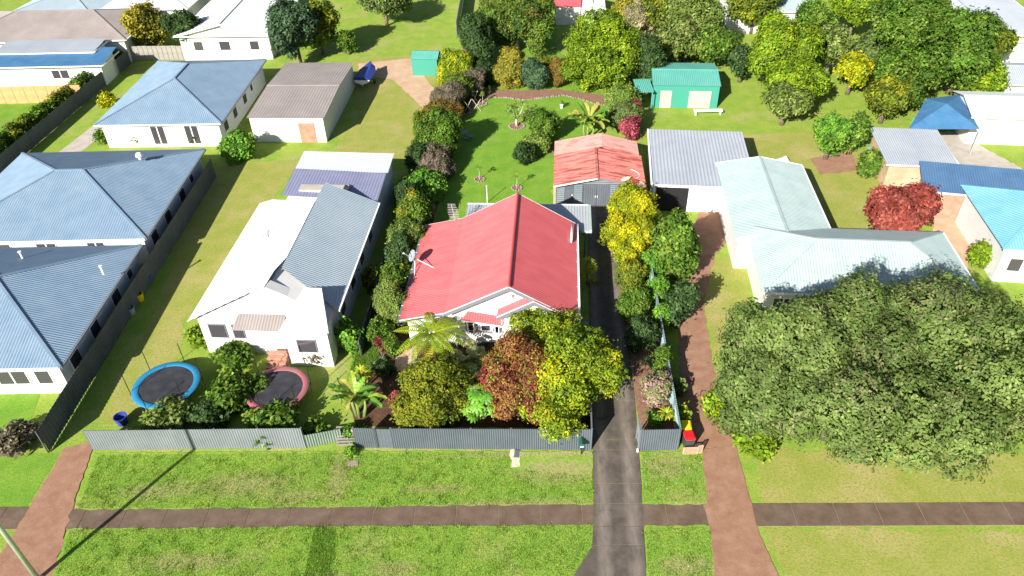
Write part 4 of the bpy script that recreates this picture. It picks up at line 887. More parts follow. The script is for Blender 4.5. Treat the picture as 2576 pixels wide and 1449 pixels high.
def leaf_cloud(pos, nrm, Ln, Wd, cols, name, m, parent):
    """kite-shaped leaves, slightly folded, as one foliage mesh"""
    n = len(pos); r = unit(n); t = np.cross(nrm, r); t /= np.linalg.norm(t, axis=1)[:, None] + 1e-9; b = np.cross(nrm, t)
    ln = (Ln * RNG.uniform(.7, 1.3, n))[:, None]; wd = (Wd * RNG.uniform(.7, 1.3, n))[:, None]
    v = np.empty((n, 4, 3)); v[:, 0] = pos - t * ln * .5; v[:, 1] = pos + b * wd * .5 + nrm * wd * .18; v[:, 2] = pos + t * ln * .5 - nrm * ln * .10; v[:, 3] = pos - b * wd * .5 + nrm * wd * .18
    me = bpy.data.meshes.new(name); me.vertices.add(4 * n); me.vertices.foreach_set("co", v.reshape(-1).astype(np.float32))
    me.loops.add(4 * n); me.loops.foreach_set("vertex_index", np.arange(4 * n, dtype=np.int32)); me.polygons.add(n); me.polygons.foreach_set("loop_start", np.arange(0, 4 * n, 4, dtype=np.int32))
    me.update(calc_edges=True); a = me.attributes.new("Col", 'FLOAT_COLOR', 'POINT'); c4 = np.ones((n, 4, 4), np.float32); c4[:, :, :3] = cols[:, None, :]; a.data.foreach_set("color", c4.reshape(-1))
    me.materials.append(m); o = bpy.data.objects.new(name, me); COL.objects.link(o); o.parent = parent; FR[o.name] = FR[parent.name].copy(); return o
NLEAF = [0]
def crown(parent, blobs, pal, leaf, dens=1.0, m=None, name="crown", lump=.42, aspect=.55, up=.35, bright=1.12, zmin=.04, nl=None, spread=1.0, rnd=.58):
    """blobs: (x,y,z,rx,ry,rz) in the thing's frame. Lumps on each blob, clumps on each lump, leaves in each clump."""
    C_, Rl = [], []
    for (x, y, z, rx, ry, rz) in blobs:
        rm = (rx * ry * rz) ** (1 / 3); k = nl or int(np.clip(12 + 11 * rm, 10, 70)); d = unit(k); d[:, 2] = np.abs(d[:, 2]) * np.where(RNG.random(k) < .78, 1, -1)
        f = RNG.uniform(.55, .92, k)[:, None]; C_.append(np.array([x, y, z]) + d * f * np.array([rx, ry, rz])); ls = np.clip(lump * (1.25 - .16 * rm), .20, .40)
        Rl.append((RNG.uniform(.6, 1.3, k) * ls)[:, None] * (np.array([[rx, ry, rz]]) * .5 + rm * .5))
        C_.append(np.array([[x, y, z]])); Rl.append(np.array([[rx, ry, rz]]) * .56)
    C_ = np.concatenate(C_); Rl = np.concatenate(Rl); area = (Rl[:, 0] * Rl[:, 1] + Rl[:, 1] * Rl[:, 2] + Rl[:, 0] * Rl[:, 2]) / 3 * 12.57
    cl = leaf * 1.35; m_ = 7; ncl = int(dens * area.sum() * 1.5 / (leaf * leaf * aspect * .5 * m_)); ncl = min(ncl, 12000); leaf_ = leaf
    idx = RNG.choice(len(C_), ncl, p=area / area.sum()); d = unit(ncl); d[:, 2] += .25; d /= np.linalg.norm(d, axis=1)[:, None]
    P = C_[idx] + d * Rl[idx] * (RNG.uniform(.74, 1.06, ncl) * np.where(RNG.random(ncl) < .10, RNG.uniform(1.1, 1.5, ncl), 1))[:, None]
    inside = np.zeros(ncl, bool)
    for i in range(len(C_)):
        q = (((P - C_[i]) / (Rl[i] * .80)) ** 2).sum(1) < 1; inside |= q & (idx != i)
    keep = (~inside | (RNG.random(ncl) < .10)) & (P[:, 2] > zmin); P, d, idx = P[keep], d[keep], idx[keep]; ncl = len(P)
    pc = np.array(PAL[pal]); lumpc = RNG.random(len(C_)); tcl = np.clip(lumpc[idx] * .6 + RNG.random(ncl) * .4, 0, .999)
    ci = (tcl * len(pc)).astype(int); base = pc[ci] * (RNG.uniform(.78, 1.22, ncl) * RNG.uniform(.8, 1.2, len(C_))[idx])[:, None] * bright
    n = ncl * m_; pos = np.repeat(P, m_, 0) + RNG.normal(size=(n, 3)) * cl * .5 * spread; nr = np.repeat(d, m_, 0) * .8 + unit(n) * rnd + np.array([0, 0, up]); nr /= np.linalg.norm(nr, axis=1)[:, None]
    cols = np.repeat(base, m_, 0) * RNG.uniform(.8, 1.25, n)[:, None]; pos[:, 2] = np.maximum(pos[:, 2], .03); NLEAF[0] += n
    return leaf_cloud(pos, nr, leaf * 1.25, leaf * 1.25 * aspect, np.clip(cols, 0, .72), name, m or LEAF, parent)
def blob(u, v, wu, wv, zc=None, deep=1.0):
    """ellipsoid whose outline from the drone spans wu x wv about (u,v); standing on the ground unless zc is given"""
    z = zc if zc is not None else 1.0
    for _ in range(6):
        p = at(u, v, z); d = p - CAMP; dep = d.dot(FW); k = dep / 1900.0; th = math.asin(-d.z / d.length)
        rx = wu * k; ry = rx * deep; q = (wv * k) ** 2 - (ry * math.sin(th)) ** 2
        rz = math.sqrt(max(q, 0)) / math.cos(th); rz = min(max(rz, .55 * rx), 2.6 * rx)
        if zc is None: z = rz * .92
    return (p.x, p.y, z, rx, ry, rz)
def limbs(parent, base, tops, r, m="bark", name="trunk"):
    """tapering trunk that forks into limbs reaching the crown"""
    mb = MB(); z = sum(t[2] for t in tops) / len(tops); fork = Vector((base[0] * .0 + 0, 0, max(.25, z * .42)))
    mb.tube([(0, 0, -.05), (.03 * r, .02, fork.z * .5), fork], [r * 1.25, r, r * .85], 8)
    for t in tops:
        t = Vector(t); mid = fork.lerp(t, .5) + Vector((random.uniform(-.1, .1), random.uniform(-.1, .1), .1)) * z * .3; mb.tube([fork - Vector((0, 0, .05)), mid, t], [r * .7, r * .45, r * .15], 6)
    return mb.build(name, m, parent, smooth=True, world=False)
def plant(name, label, cat, blobs, pal, leaf, dens=1.0, group=None, trunk=None, tm="bark", cname="crown", **k):
    bs = [blob(*b) if len(b) < 6 or isinstance(b, tuple) and len(b) <= 6 else b for b in blobs]
    if len(bs) == 1:      # break a single mass into a main body and uneven side masses
        x, y, z, rx, ry, rz = bs[0]; g = z - rz; bs = [(x + random.uniform(-.1, .1) * rx, y, g + rz * .86, rx * .74, ry * .74, rz * .86)]
        for q in range(4):
            a = q * PI / 2 + random.uniform(-.6, .6); s_ = random.uniform(.42, .62); zz = g + rz * random.uniform(.65, 1.25); bs.append((x + rx * .52 * math.cos(a), y + ry * .52 * math.sin(a), zz, rx * s_, ry * s_, min(rz * s_ * 1.1, max(.2, zz))))
    bx = sum(b[0] for b in bs) / len(bs); by = sum(b[1] for b in bs) / len(bs)
    t = thing(name, label, cat, (bx, by, 0), 0, group); loc = [(b[0] - bx, b[1] - by, *b[2:]) for b in bs]
    crown(t, loc, pal, leaf, dens, name=cname, **k)
    tops = []
    for b in loc:
        for _ in range(2 if len(loc) < 4 else 1): tops.append((b[0] + random.uniform(-.5, .5) * b[3], b[1] + random.uniform(-.5, .5) * b[4], b[2] + random.uniform(-.1, .5) * b[5]))
    rr = trunk or max(.03, .05 * max(b[3] for b in loc)); limbs(t, (0, 0), tops, rr, tm, "trunk" if cname == "crown" else "stem")
    return t

# ---- front garden
plant("copper_tree", "copper-red leaved tree in the front garden left of yellow tree", "tree", [(1300, 945, 80, 86, 2.5), (1355, 1005, 58, 45, 2.0), (1270, 1003, 52, 52, 1.7), (1325, 888, 45, 36, 3.0), (1348, 945, 55, 66, 2.7)], 'copper', .13, .95, trunk=.16)
plant("yellow_tree", "large yellow-green tree against the front fence and driveway", "tree", [(1450, 930, 95, 100, 2.9), (1350, 822, 66, 46, 3.0), (1395, 1035, 80, 58, 2.0), (1486, 930, 50, 82, 2.6), (1415, 845, 64, 58, 3.2), (1445, 1010, 50, 55, 2.1)], 'yellowgreen', .15, .95, trunk=.18)
plant("olive_tree", "rounded olive-green tree behind the front fence near the gate", "tree", [(1090, 1005, 82, 78, 1.9), (1120, 960, 55, 55, 2.4), (1060, 1045, 55, 38, 1.2)], 'olive', .125, 1.0, trunk=.13)
plant("red_shrub", "small red-leaved shrub at the left of the olive tree", "shrub", [(1003, 1012, 20, 30)], 'red', .14, .9, cname="foliage")
# ---- strip between driveway and right boundary
plant("golden_tree", "bright golden-yellow tree overhanging the driveway near garage", "tree", [(1590, 525, 52, 55, 3.2), (1555, 575, 35, 45, 2.4), (1605, 600, 38, 45, 2.2), (1570, 640, 30, 30, 1.6)], 'gold', .14, 1.05, trunk=.12)
for lb, b, p, lf in (("olive-yellow shrub just below the golden tree", (1590, 690, 34, 48), 'olive', .15), ("mid-green shrub beside the driveway, third below golden tree", (1597, 765, 36, 50), 'green', .15),
    ("dark green shrub in shade beside the driveway", (1612, 840, 38, 50), 'dark', .15), ("pink-tipped grey shrub against the pale blue fence", (1650, 975, 34, 46), 'pinkgrey', .14), ("low leafy plant behind the short right-hand fence", (1650, 1058, 16, 17), 'bright', .14), ("light green shrub leaning on the pale blue fence", (1668, 905, 20, 40), 'green', .16)):
    plant("shrub", lb, "shrub", [b], p, lf, 1.0, "shrubs beside the driveway", cname="foliage")
for i, (lb, b) in enumerate((("bright green hedge bush beside golden tree, farthest of the boundary row", (1628, 585, 26, 52)), ("bright green hedge bush below the golden tree along the boundary", (1640, 665, 26, 50)), ("bright green hedge bush in the middle of boundary row", (1652, 735, 24, 45)), ("bright green hedge bush at the near end of boundary row", (1663, 800, 20, 40)))):
    plant("hedge_bush", lb, "shrub", [b], 'bright', .17, 1.0, "bright boundary hedge on the right", cname="foliage")
# ---- left boundary row, from the street to the back
LEFTROW = [("feathery green shrub nearest the house's front left corner", (985, 765, 36, 62), 'feather', .13), ("reddish-tipped low shrub under the satellite dish", (1012, 690, 26, 36), 'orangetip', .14), ("feathery olive shrub beside the house's left roof edge", (1028, 612, 36, 52), 'feather', .13),
  ("orange-topped leafy shrub behind the red roof's left corner", (1042, 530, 38, 48), 'orangetip', .16), ("glossy broad-leaved green shrub left of the back lawn", (1058, 470, 56, 38), 'bright', .22), ("grey-brown twiggy shrub above the glossy broad-leaved one", (1088, 410, 46, 38), 'greybrown', .12),
  ("large green shrub casting a rounded shadow on back lawn", (1108, 335, 50, 58), 'green', .19), ("olive topped shrub above the large green one", (1118, 285, 40, 28), 'rust', .16), ("grey-brown shrub beside the crossed stakes", (1130, 240, 38, 36), 'greybrown', .13),
  ("yellow-green shrub on the left boundary below dark tree", (1145, 172, 38, 50), 'yellowgreen', .17), ("small dark shrub at the left end of the stone-edged bed", (1218, 180, 24, 34), 'dark', .14), ("purplish grey shrub under the dark upright tree", (1188, 205, 26, 34), 'greybrown', .13),
  ("green shrub filling the row beside the house's front left corner", (1000, 705, 30, 42), 'green', .14), ("leafy green shrub between orange-topped and feathery ones", (1018, 575, 30, 36), 'green', .15), ("dark green shrub under the grey-brown twiggy one", (1070, 440, 36, 26), 'dark', .16), ("green shrub between grey-brown twiggy and large green ones", (1088, 375, 36, 34), 'green', .17), ("low green shrub at the front left corner of the row", (955, 835, 26, 32), 'green', .14), ("olive-green shrub behind the crossed stakes", (1155, 222, 30, 36), 'broad', .16), ("green shrub on the outer side of the large green one", (1078, 330, 26, 50), 'olive', .17), ("dark green shrub filling the row behind the dish", (1002, 640, 24, 52), 'dark', .15), ("dark green shrub left of the glossy broad-leaved one", (1022, 500, 24, 44), 'dark', .16), ("dark green shrub on the outer side of grey-brown twiggy one", (1052, 395, 24, 44), 'dark', .16)]
for lb, b, p, lf in LEFTROW:
    b = (b[0], b[1], b[2] * 1.15, b[3] * 1.12); plant("boundary_shrub", lb, "shrub", [b], p, lf, 1.0, "shrubs along the left boundary", cname="foliage")
plant("dark_tree", "dark green upright tree at the rear left boundary", "tree", [(1192, 95, 32, 50, 3.6), (1210, 140, 28, 45, 2.6)], 'dark', .20, 1.0, trunk=.14)
# ---- back garden
plant("broad_tree", "wide dark green tree in the rear garden, left of lime tree", "tree", [(1300, 40, 92, 62, 4.0), (1250, 75, 50, 42, 3.0), (1350, 75, 45, 45, 3.2)], 'broad', .22, .95, trunk=.2)
plant("lime_tree", "huge lime-green tree in the rear right of garden", "tree", [(1512, 120, 88, 92, 3.6), (1500, 175, 75, 58, 2.4), (1555, 160, 50, 70, 2.8)], 'lime', .22, 1.0, trunk=.2)
for lb, b, p, lf in (("mustard-yellow bushy shrub in the stone-edged bed", (1285, 172, 38, 52), 'mustard', .16), ("blue-green dense shrub right of the mustard-yellow one", (1345, 187, 36, 40), 'bluegreen', .16), ("rusty brown conifer between blue-green shrub and lime tree", (1405, 180, 17, 42), 'rust', .14),
    ("olive shrub peeking behind the blue-green one", (1370, 165, 24, 26), 'olive', .16), ("pale spring-green shrub below the lime tree", (1562, 250, 40, 42), 'spring', .18), ("grey-green shrub behind the banana clump", (1575, 292, 40, 36), 'greygreen', .16), ("dark red leafy shrub behind the garage's right corner", (1585, 322, 22, 32), 'darkred', .17),
    ("tall green bush in middle of back lawn", (1368, 318, 40, 42), 'green', .17), ("bright low bush at the foot of the middle one", (1352, 362, 34, 26), 'spring', .17), ("dark glossy small bush at the tip of island bed", (1318, 385, 22, 30), 'dark', .18), ("yellow shrub at the top right behind the lime tree", (1570, 20, 26, 40), 'mustard', .2), ("dry pale bushy shrub at the top right boundary", (1612, 45, 36, 52), 'dry', .18)):
    plant("garden_shrub", lb, "shrub", [b], p, lf, 1.0, "shrubs in the back garden", cname="foliage")
for lb, b, p in (("leafy climber on the left end of the front fence", (880, 1088, 12, 18), 'bright'), ("small weedy clump on the verge below fence end", (882, 1138, 10, 12), 'bright'), ("leafy weed at the left end of low timber gate", (905, 1078, 14, 10), 'green'), ("low green plant left of the dark stair", (985, 870, 24, 26), 'green'), ("small dark plant beside the pink path", (970, 930, 22, 22), 'dark'), ("small leafy plant under the tree fern", (1100, 900, 34, 24), 'olive')):
    plant("small_plant", lb, "plant", [b], p, .13, .9, "low plants in the front garden", cname="foliage")
# sparse pale-barked tree in a stone ring
fp = at(1300, 318); ft = thing("frangipani_tree", "sparse pale-barked small tree in a stone ring on back lawn", "tree", (fp.x, fp.y, 0))
mb = MB(); tips = []
mb.tube([(0, 0, 0), (-.05, .02, .5), (0, .05, .85)], [.13, .11, .10], 8)
for k in range(9):
    a = k * 2 * PI / 9 + random.uniform(-.2, .2); r = random.uniform(.7, 1.35); tip = Vector((r * math.cos(a) + .15, r * math.sin(a), random.uniform(1.5, 2.2))); mid = Vector((tip.x * .45, tip.y * .45, 1.25))
    mb.tube([(0, .05, .8), mid, tip], [.07, .05, .025], 6); tips.append(tip)
    for _ in range(2):
        t2 = tip + Vector((random.uniform(-.4, .4), random.uniform(-.4, .4), random.uniform(-.1, .3))); mb.tube([mid.lerp(tip, .6), t2], [.035, .018], 5); tips.append(t2)
mb.build("trunk", "pale_bark", ft, smooth=True, world=False)
crown(ft, [(t.x, t.y, t.z, .30, .30, .20) for t in tips], 'spring', .15, .22, nl=3)
def stone_ring(label, p, r, n, name="stone_ring"):
    t = thing(name, label, "edging", (p.x, p.y, 0)); MB().lathe([(0, .03), (r, .03), (r, .0)], n=20).build("soil", "mulch", t, world=False)
    s = None
    for k in range(n):
        a = 2 * PI * k / n; pos = (r * math.cos(a), r * math.sin(a), .06)
        if s is None:
            s = MB().lathe([(0, -.07), (.09, -.05), (.11, .02), (.07, .07), (0, .08)], n=6).build("stone", "stone", t, world=False); s.location = pos
        else: part_copy(s, t, pos, (0, 0, a * 3), (random.uniform(.8, 1.3), random.uniform(.7, 1.1), random.uniform(.8, 1.2)), "stone")
stone_ring("ring of pinkish stones round the pale-barked tree", fp, .78, 20)
for lb, u, v in (("mulch ring round the left sapling on the back lawn", 1206, 452), ("mulch ring round the sapling behind the red roof ridge", 1300, 474), ("mulch ring round the thin sapling near crossed stakes", 1214, 262)):
    p = at(u, v); stone_ring(lb, p, .45, 11)
    t = thing("sapling", lb.replace("mulch ring round the", "slender young"), "sapling", (p.x, p.y, 0), 0, "saplings on the back lawn"); MB().tube([(0, 0, 0), (.03, .02, .7), (0, 0, 1.3)], [.025, .02, .012], 6).build("trunk", "pale_bark", t, world=False); crown(t, [(0, 0, 1.25, .28, .28, .3)], 'spring', .12, .25, nl=4)
# curved stone edging of the rear bed
ed = thing("stone_edging", "curved row of pale stones edging the rear garden bed", "edging", at(1330, 250)); s = None
cur = [(1180, 285), (1205, 262), (1235, 246), (1280, 247), (1320, 253), (1380, 245), (1420, 241), (1455, 249), (1500, 263), (1545, 268)]
cw = [at(u, v) for u, v in cur]
for i in range(len(cw) - 1):
    n = max(1, int((cw[i + 1] - cw[i]).length / .26))
    for k in range(n):
        p = cw[i].lerp(cw[i + 1], k / n) + Vector((random.uniform(-.05, .05), random.uniform(-.08, .08), .05)); lp = FR[ed.name].inverted() @ p
        if s is None: s = MB().lathe([(0, -.08), (.11, -.06), (.14, .02), (.09, .09), (0, .10)], n=6).build("stone", "stone", ed, world=False); s.location = lp
        else: part_copy(s, ed, lp, (0, 0, random.uniform(0, 6)), (random.uniform(.7, 1.3), random.uniform(.6, 1.1), random.uniform(.7, 1.3)), "stone")
# crossed stakes, pots, bird bath
for k, (u, v, a) in enumerate(((1178, 282, .4), (1200, 280, -.1), (1196, 262, .8))):
    p = at(u, v); t = thing("crossed_stakes", ("left pair of pale crossed garden stakes", "right pair of pale crossed garden stakes", "rear pair of pale crossed stakes behind two others")[k], "stakes", (p.x, p.y, 0), a, "crossed stakes in the vegetable bed")
    for s in (-1, 1): MB().bar((-s * .45, s * .02, 0), (s * .45, s * .02, 1.4), .04).build("stake", "pale_bark", t, world=False)
def pot(label, p, m, r=.2, h=.4, pal='bright'):
    t = thing("potted_plant", label, "pot", (p.x, p.y, 0), 0, None); MB().lathe([(0, 0), (r * .7, 0), (r, h), (r * 1.1, h), (r * 1.1, h + .04), (r * .9, h + .04), (r * .85, h - .05), (0, h - .05)], n=14).build("pot", m, t, world=False); crown(t, [(0, 0, h + .22, r * 1.3, r * 1.3, .28)], pal, .12, .4, nl=4, name="foliage")
pot("white pot with a small plant on the rear lawn", at(1413, 272), "white_pot"); pot("black pot with small tree at the far left corner bed", at(1190, 52), "black_plastic", .3, .5, 'green'); pot("dark pot in shade left of the stone-edged bed", at(1232, 238), "black_plastic", .22, .45, 'dark')
bb = at(1170, 350); t = thing("bird_bath", "pale bird bath with round dishes in shade of left shrubs", "bird bath", (bb.x, bb.y, 0))
for x, y, z, r in ((0, 0, .75, .38), (.62, -.05, .35, .32), (.25, -.4, .3, .28)): MB().lathe([(.05, 0), (.06, z - .06), (r * .5, z - .03), (r, z + .06), (r * .95, z + .06), (r * .5, z), (0, z)], (x, y, 0), 18).build("dish", "fence_light", t, world=False)

# ---- strap-leaved plants
def strap_mesh(name, n, ln, wd, pal, rise=.9, droop=.9, seed=0):
    rs = random.Random(seed); vs, fs, cs = [], [], []; pc = PAL[pal] if isinstance(pal, str) else pal
    for k in range(n):
        a = k * 2.39996 + rs.uniform(-.2, .2); el = rise * (.25 + .75 * (1 - k / n)) + rs.uniform(-.1, .1); L_ = ln * rs.uniform(.75, 1.1); d = Vector((math.cos(a), math.sin(a), 0)); s = Vector((-d.y, d.x, 0)); o = len(vs); c = pc[k % len(pc)]; c = tuple(x * rs.uniform(.8, 1.2) for x in c)
        for i in range(5):
            t = i / 4; ang = el - droop * t * t * 1.3; r = L_ * t * math.cos(el - droop * .5 * t); z = L_ * t * math.sin(el - droop * .55 * t)
            wv = wd * math.sin(PI * min(1, .12 + t * .88)) ** .7 if t < 1 else .004
            mid = d * r + Vector((0, 0, z)); vs += [mid - s * wv * .5 + Vector((0, 0, wv * .2)), mid, mid + s * wv * .5 + Vector((0, 0, wv * .2))]; cs += [c] * 3
        for i in range(4):
            for j in range(2): q = o + i * 3 + j; fs.append((q, q + 1, q + 4, q + 3))
    me = bpy.data.meshes.new(name); me.from_pydata([tuple(v) for v in vs], [], fs); a = me.attributes.new("Col", 'FLOAT_COLOR', 'POINT')
    a.data.foreach_set("color", [x for c in cs for x in (*c, 1)]); me.materials.append(LEAFG); me.update(); return me
def link(me, name, parent, loc, rot=(0, 0, 0), sc_=1.0):
    o = bpy.data.objects.new(name, me); COL.objects.link(o); o.parent = parent; o.location = loc; o.rotation_euler = rot; o.scale = (sc_,) * 3; FR[o.name] = FR[parent.name].copy(); return o
YL = [(.38, .40, .02), (.28, .34, .02), (.44, .42, .05)]; RDL = [(.30, .03, .06), (.36, .07, .10), (.16, .03, .04)]; GRL = [(.10, .18, .05), (.07, .13, .03), (.16, .22, .08)]
M_yel = strap_mesh("yellow_straps", 34, .62, .085, YL, 1.2, 1.1, 1); M_red = strap_mesh("red_straps", 26, .55, .09, RDL, 1.3, .8, 2); M_yuc = strap_mesh("grey_straps", 34, .85, .05, GRL, 1.35, .7, 3); M_grn = strap_mesh("green_straps", 28, .6, .07, GRL, 1.2, 1.0, 4)
def rosette(name, label, p, heads, me, part="leaf_rosette", group=None):
    t = thing(name, label, "plant", (p.x, p.y, 0), 0, group)
    for (x, y, z, s) in heads:
        link(me, part, t, (x, y, z), (random.uniform(-.25, .25), random.uniform(-.25, .25), random.uniform(0, 6)), s)
        if z > .3: MB().tube([(x * .3, y * .3, 0), (x, y, z + .03)], [.05, .04], 6).build("stem", "bark", t, world=False)
    return t
dp = at(1478, 715); rosette("dracaena", "yellow-green strappy dracaena clump against the house's right wall", dp, [(0, .2, 1.9, 1.0), (.2, -.1, 1.5, .95), (-.15, -.3, 1.2, 1.0), (.15, -.6, .9, .9), (.05, .6, 1.6, .95), (0, .9, 1.3, .9), (.25, .35, 1.1, .9)], M_yel)
dp = at(1673, 1062); rosette("dracaena", "bright yellow-green rosette behind the short right-hand fence", dp, [(0, 0, .7, 1.05), (.1, .25, .5, .85)], M_yel)
dp = at(1632, 1050); rosette("dracaena", "small dark-striped rosette by the stub of fence", dp, [(0, 0, .35, .75)], M_grn)
dp = at(1622, 925); rosette("yucca", "spiky grey yucca in shade beside the driveway", dp, [(0, 0, .3, 1.1)], M_yuc)
dp = at(920, 975); rosette("dracaena", "yellowish strappy plant above the banana by the left boundary", dp, [(0, 0, 1.0, 1.0), (.25, .2, .7, .9), (-.2, .3, 1.2, .9)], M_yel)
dp = at(962, 895); rosette("cordyline", "dark red cordyline in the left front bed", dp, [(0, 0, .9, 1.0), (.25, -.15, .6, .9), (-.2, .2, 1.1, .9)], M_red)
dp = at(1022, 668); rosette("cordyline", "small red cordyline poking up beside the dish", dp, [(0, 0, 2.6, .7)], M_red)
dp = at(1128, 905); rosette("yucca", "pale-striped spiky clump under the tree fern", dp, [(0, 0, .4, 1.1), (.4, .1, .3, .9), (-.35, .15, .35, .9)], M_yuc)
dp = at(940, 925); rosette("flax", "green strappy clump on the left boundary slope", dp, [(0, 0, .2, 1.0), (.5, .5, .2, .8)], M_grn)
dp = at(1600, 310); rosette("cordyline", "red cordyline at the garage's rear right corner", dp, [(0, 0, 1.9, 1.1), (.3, -.3, 1.5, 1.0), (-.2, .2, 2.3, .9), (.1, -.6, 1.2, 1.0)], M_red)
dp = at(1394, 500); rosette("lily_clump", "small pale strappy clump at the garage's left corner", dp, [(0, 0, .1, .6), (.1, .5, .1, .5), (0, 1.1, .1, .5)], M_yel)
dp = at(1615, 255); rosette("dracaena", "yellowish palm-like rosette on the boundary left of the teal shed", dp, [(0, 0, 1.6, 1.3), (.2, -.2, 1.2, 1.1)], M_yel)

# ---- tree fern
def frond_mesh(name, ln, wd, c0, c1, droop, seed):
    rs = random.Random(seed); vs, fs, cs = [], [], []; N = 20
    def sp(t): a = .55 - droop * t; return Vector((ln * t * math.cos(.55 - droop * .5 * t), 0, ln * t * math.sin(.55 - droop * .55 * t)))
    for i in range(N + 1):
        p = sp(i / N); o = len(vs); vs += [p + Vector((0, -.012, 0)), p + Vector((0, .012, 0))]; cs += [(.16, .14, .04)] * 2
        if i: fs.append((o - 2, o - 1, o + 1, o))
    # keep the rachis strip contiguous: pinnae come after
    for i in range(2, N + 1):
        t = i / N; p = sp(t); tg = (sp(min(1, t + .02)) - sp(t - .02)).normalized(); w_ = wd * math.sin(PI * min(1, t * .82 + .16)) ** .8
        for s in (-1, 1):
            c = Vector(c0).lerp(Vector(c1), max(0, min(1, t * 1.1 - .2 + rs.uniform(-.1, .1)))) * rs.uniform(.85, 1.2); side = Vector((0, s, 0)); q = p + side * w_ + tg * w_ * .35 + Vector((0, 0, -w_ * .28)); mid = p + side * w_ * .5 + tg * w_ * .10 + Vector((0, 0, w_ * .03)); hw = ln / N * .50; o = len(vs)
            vs += [p - tg * hw * .6, mid - tg * hw, q, mid + tg * hw, p + tg * hw * .6]; cs += [tuple(c)] * 5; fs.append((o, o + 1, o + 2, o + 3, o + 4))
    me = bpy.data.meshes.new(name); me.from_pydata([tuple(v) for v in vs], [], fs); a = me.attributes.new("Col", 'FLOAT_COLOR', 'POINT'); a.data.foreach_set("color", [x for c in cs for x in (*c, 1)]); me.materials.append(LEAF); me.update(); return me
YG, YO, GN = (.24, .31, .014), (.38, .21, .013), (.14, .26, .015)
fpz = 3.3; f0 = at(1086, 838, fpz); tf = thing("tree_fern", "tree fern with arching yellow-green fronds before the house front", "tree fern", (f0.x, f0.y, 0))
MB().tube([(.1, -.1, 0), (.03, 0, 1.8), (0, 0, fpz)], [.16, .12, .11], 9).build("trunk", "fern_trunk", tf, smooth=True, world=False)
for k in range(15):
    a = 2 * PI * k / 15 + random.uniform(-.12, .12); old = k in (8, 11, 5); me = frond_mesh("frond", random.uniform(2.3, 2.75), .46, YG if k % 3 else GN, YO if old else YG, 1.5 if old else random.uniform(.95, 1.3), k)
    link(me, "frond", tf, (0, 0, fpz - (.12 if old else 0)), (0, random.uniform(-.1, .15) + (.25 if old else 0), a))
# ---- banana clumps
def banana_leaf(name, ln, wd, c, droop, seed):
    rs = random.Random(seed); vs, fs, cs = [], [], []; N = 14
    for i in range(N + 1):
        t = i / N; ang = 1.05 - droop * t; r = ln * t * math.cos(1.05 - droop * .5 * t); z = ln * t * math.sin(1.05 - droop * .55 * t); w_ = wd * (.06 if t < .12 else math.sin(PI * min(1, (t - .06) * 1.02)) ** .55 if t < .99 else .1)
        k = rs.uniform(.8, 1.15); dz = rs.uniform(-.05, .05); o = len(vs); vs += [(r, -w_, z + w_ * .30 + dz), (r, 0, z), (r, w_, z + w_ * .30 - dz)]; cs += [tuple(x * k for x in c), tuple(x * 1.25 for x in c), tuple(x * k for x in c)]
        if i: fs += [(o - 3, o - 2, o + 1, o), (o - 2, o - 1, o + 2, o + 1)]
    me = bpy.data.meshes.new(name); me.from_pydata(vs, [], fs); a = me.attributes.new("Col", 'FLOAT_COLOR', 'POINT'); a.data.foreach_set("color", [x for c_ in cs for x in (*c_, 1)]); me.materials.append(LEAFG); me.update(); return me
def banana(label, p, stems, ln, nleaf):
    t = thing("banana_plant", label, "banana plant", (p.x, p.y, 0)); q = 0
    for (x, y, h) in stems:
        MB().tube([(x * .6, y * .6, 0), (x, y, h * .6), (x, y, h)], [.13, .10, .06], 8).build("trunk", "green_stem", t, smooth=True, world=False)
        for k in range(nleaf):
            q += 1; a = k * 2.399 + x * 3; c = random.choice([(.14, .27, .025), (.10, .22, .025), (.20, .29, .03), (.08, .18, .025), (.30, .28, .06)])
            link(banana_leaf("leaf", ln * random.uniform(.75, 1.1), .22 * ln / 1.6, c, random.uniform(.6, 1.6), q + 50), "leaf", t, (x, y, h - .05), (0, random.uniform(-.2, .2), a))
banana("banana plant in the front left corner by the grey fence", at(905, 1050), [(0, 0, 1.9), (.45, .2, 1.3), (-.35, .3, 1.4)], 1.7, 8)
banana("banana clump behind the rusty garage roof", at(1478, 352), [(0, 0, 2.2), (.6, .2, 1.7), (-.4, .3, 1.5)], 2.1, 8)
# ---- umbrella trees (whorls of leaflets)
def whorl_mesh(name, r, c, n=9, seed=0):
    rs = random.Random(seed); vs, fs, cs = [], [], []
    for k in range(n):
        a = 2 * PI * k / n; d = Vector((math.cos(a), math.sin(a), 0)); s = Vector((-d.y, d.x, 0)); o = len(vs); k_ = rs.uniform(.8, 1.25)
        for t, w_, z in ((.06, .01, 0), (.4, .085, -.02), (.75, .09, -.16), (1.0, .01, -.34)): vs += [d * r * t - s * w_ * r * 2.0 + Vector((0, 0, z * r)), d * r * t + Vector((0, 0, z * r + .03 * r)), d * r * t + s * w_ * r * 2.0 + Vector((0, 0, z * r))]; cs += [tuple(x * k_ for x in c)] * 3
        for i in range(3):
            for j in range(2): q = o + i * 3 + j; fs.append((q, q + 1, q + 4, q + 3))
    me = bpy.data.meshes.new(name); me.from_pydata([tuple(v) for v in vs], [], fs); a = me.attributes.new("Col", 'FLOAT_COLOR', 'POINT'); a.data.foreach_set("color", [x for c_ in cs for x in (*c_, 1)]); me.materials.append(LEAFG); me.update(); return me
WH = [whorl_mesh("whorl", .5, c, 9, i) for i, c in enumerate([(.14, .34, .03), (.09, .25, .03), (.22, .40, .06)])]; WP = [whorl_mesh("whorl", .40, c, 11, i + 5) for i, c in enumerate([(.26, .32, .09), (.18, .28, .05), (.34, .36, .14)])]
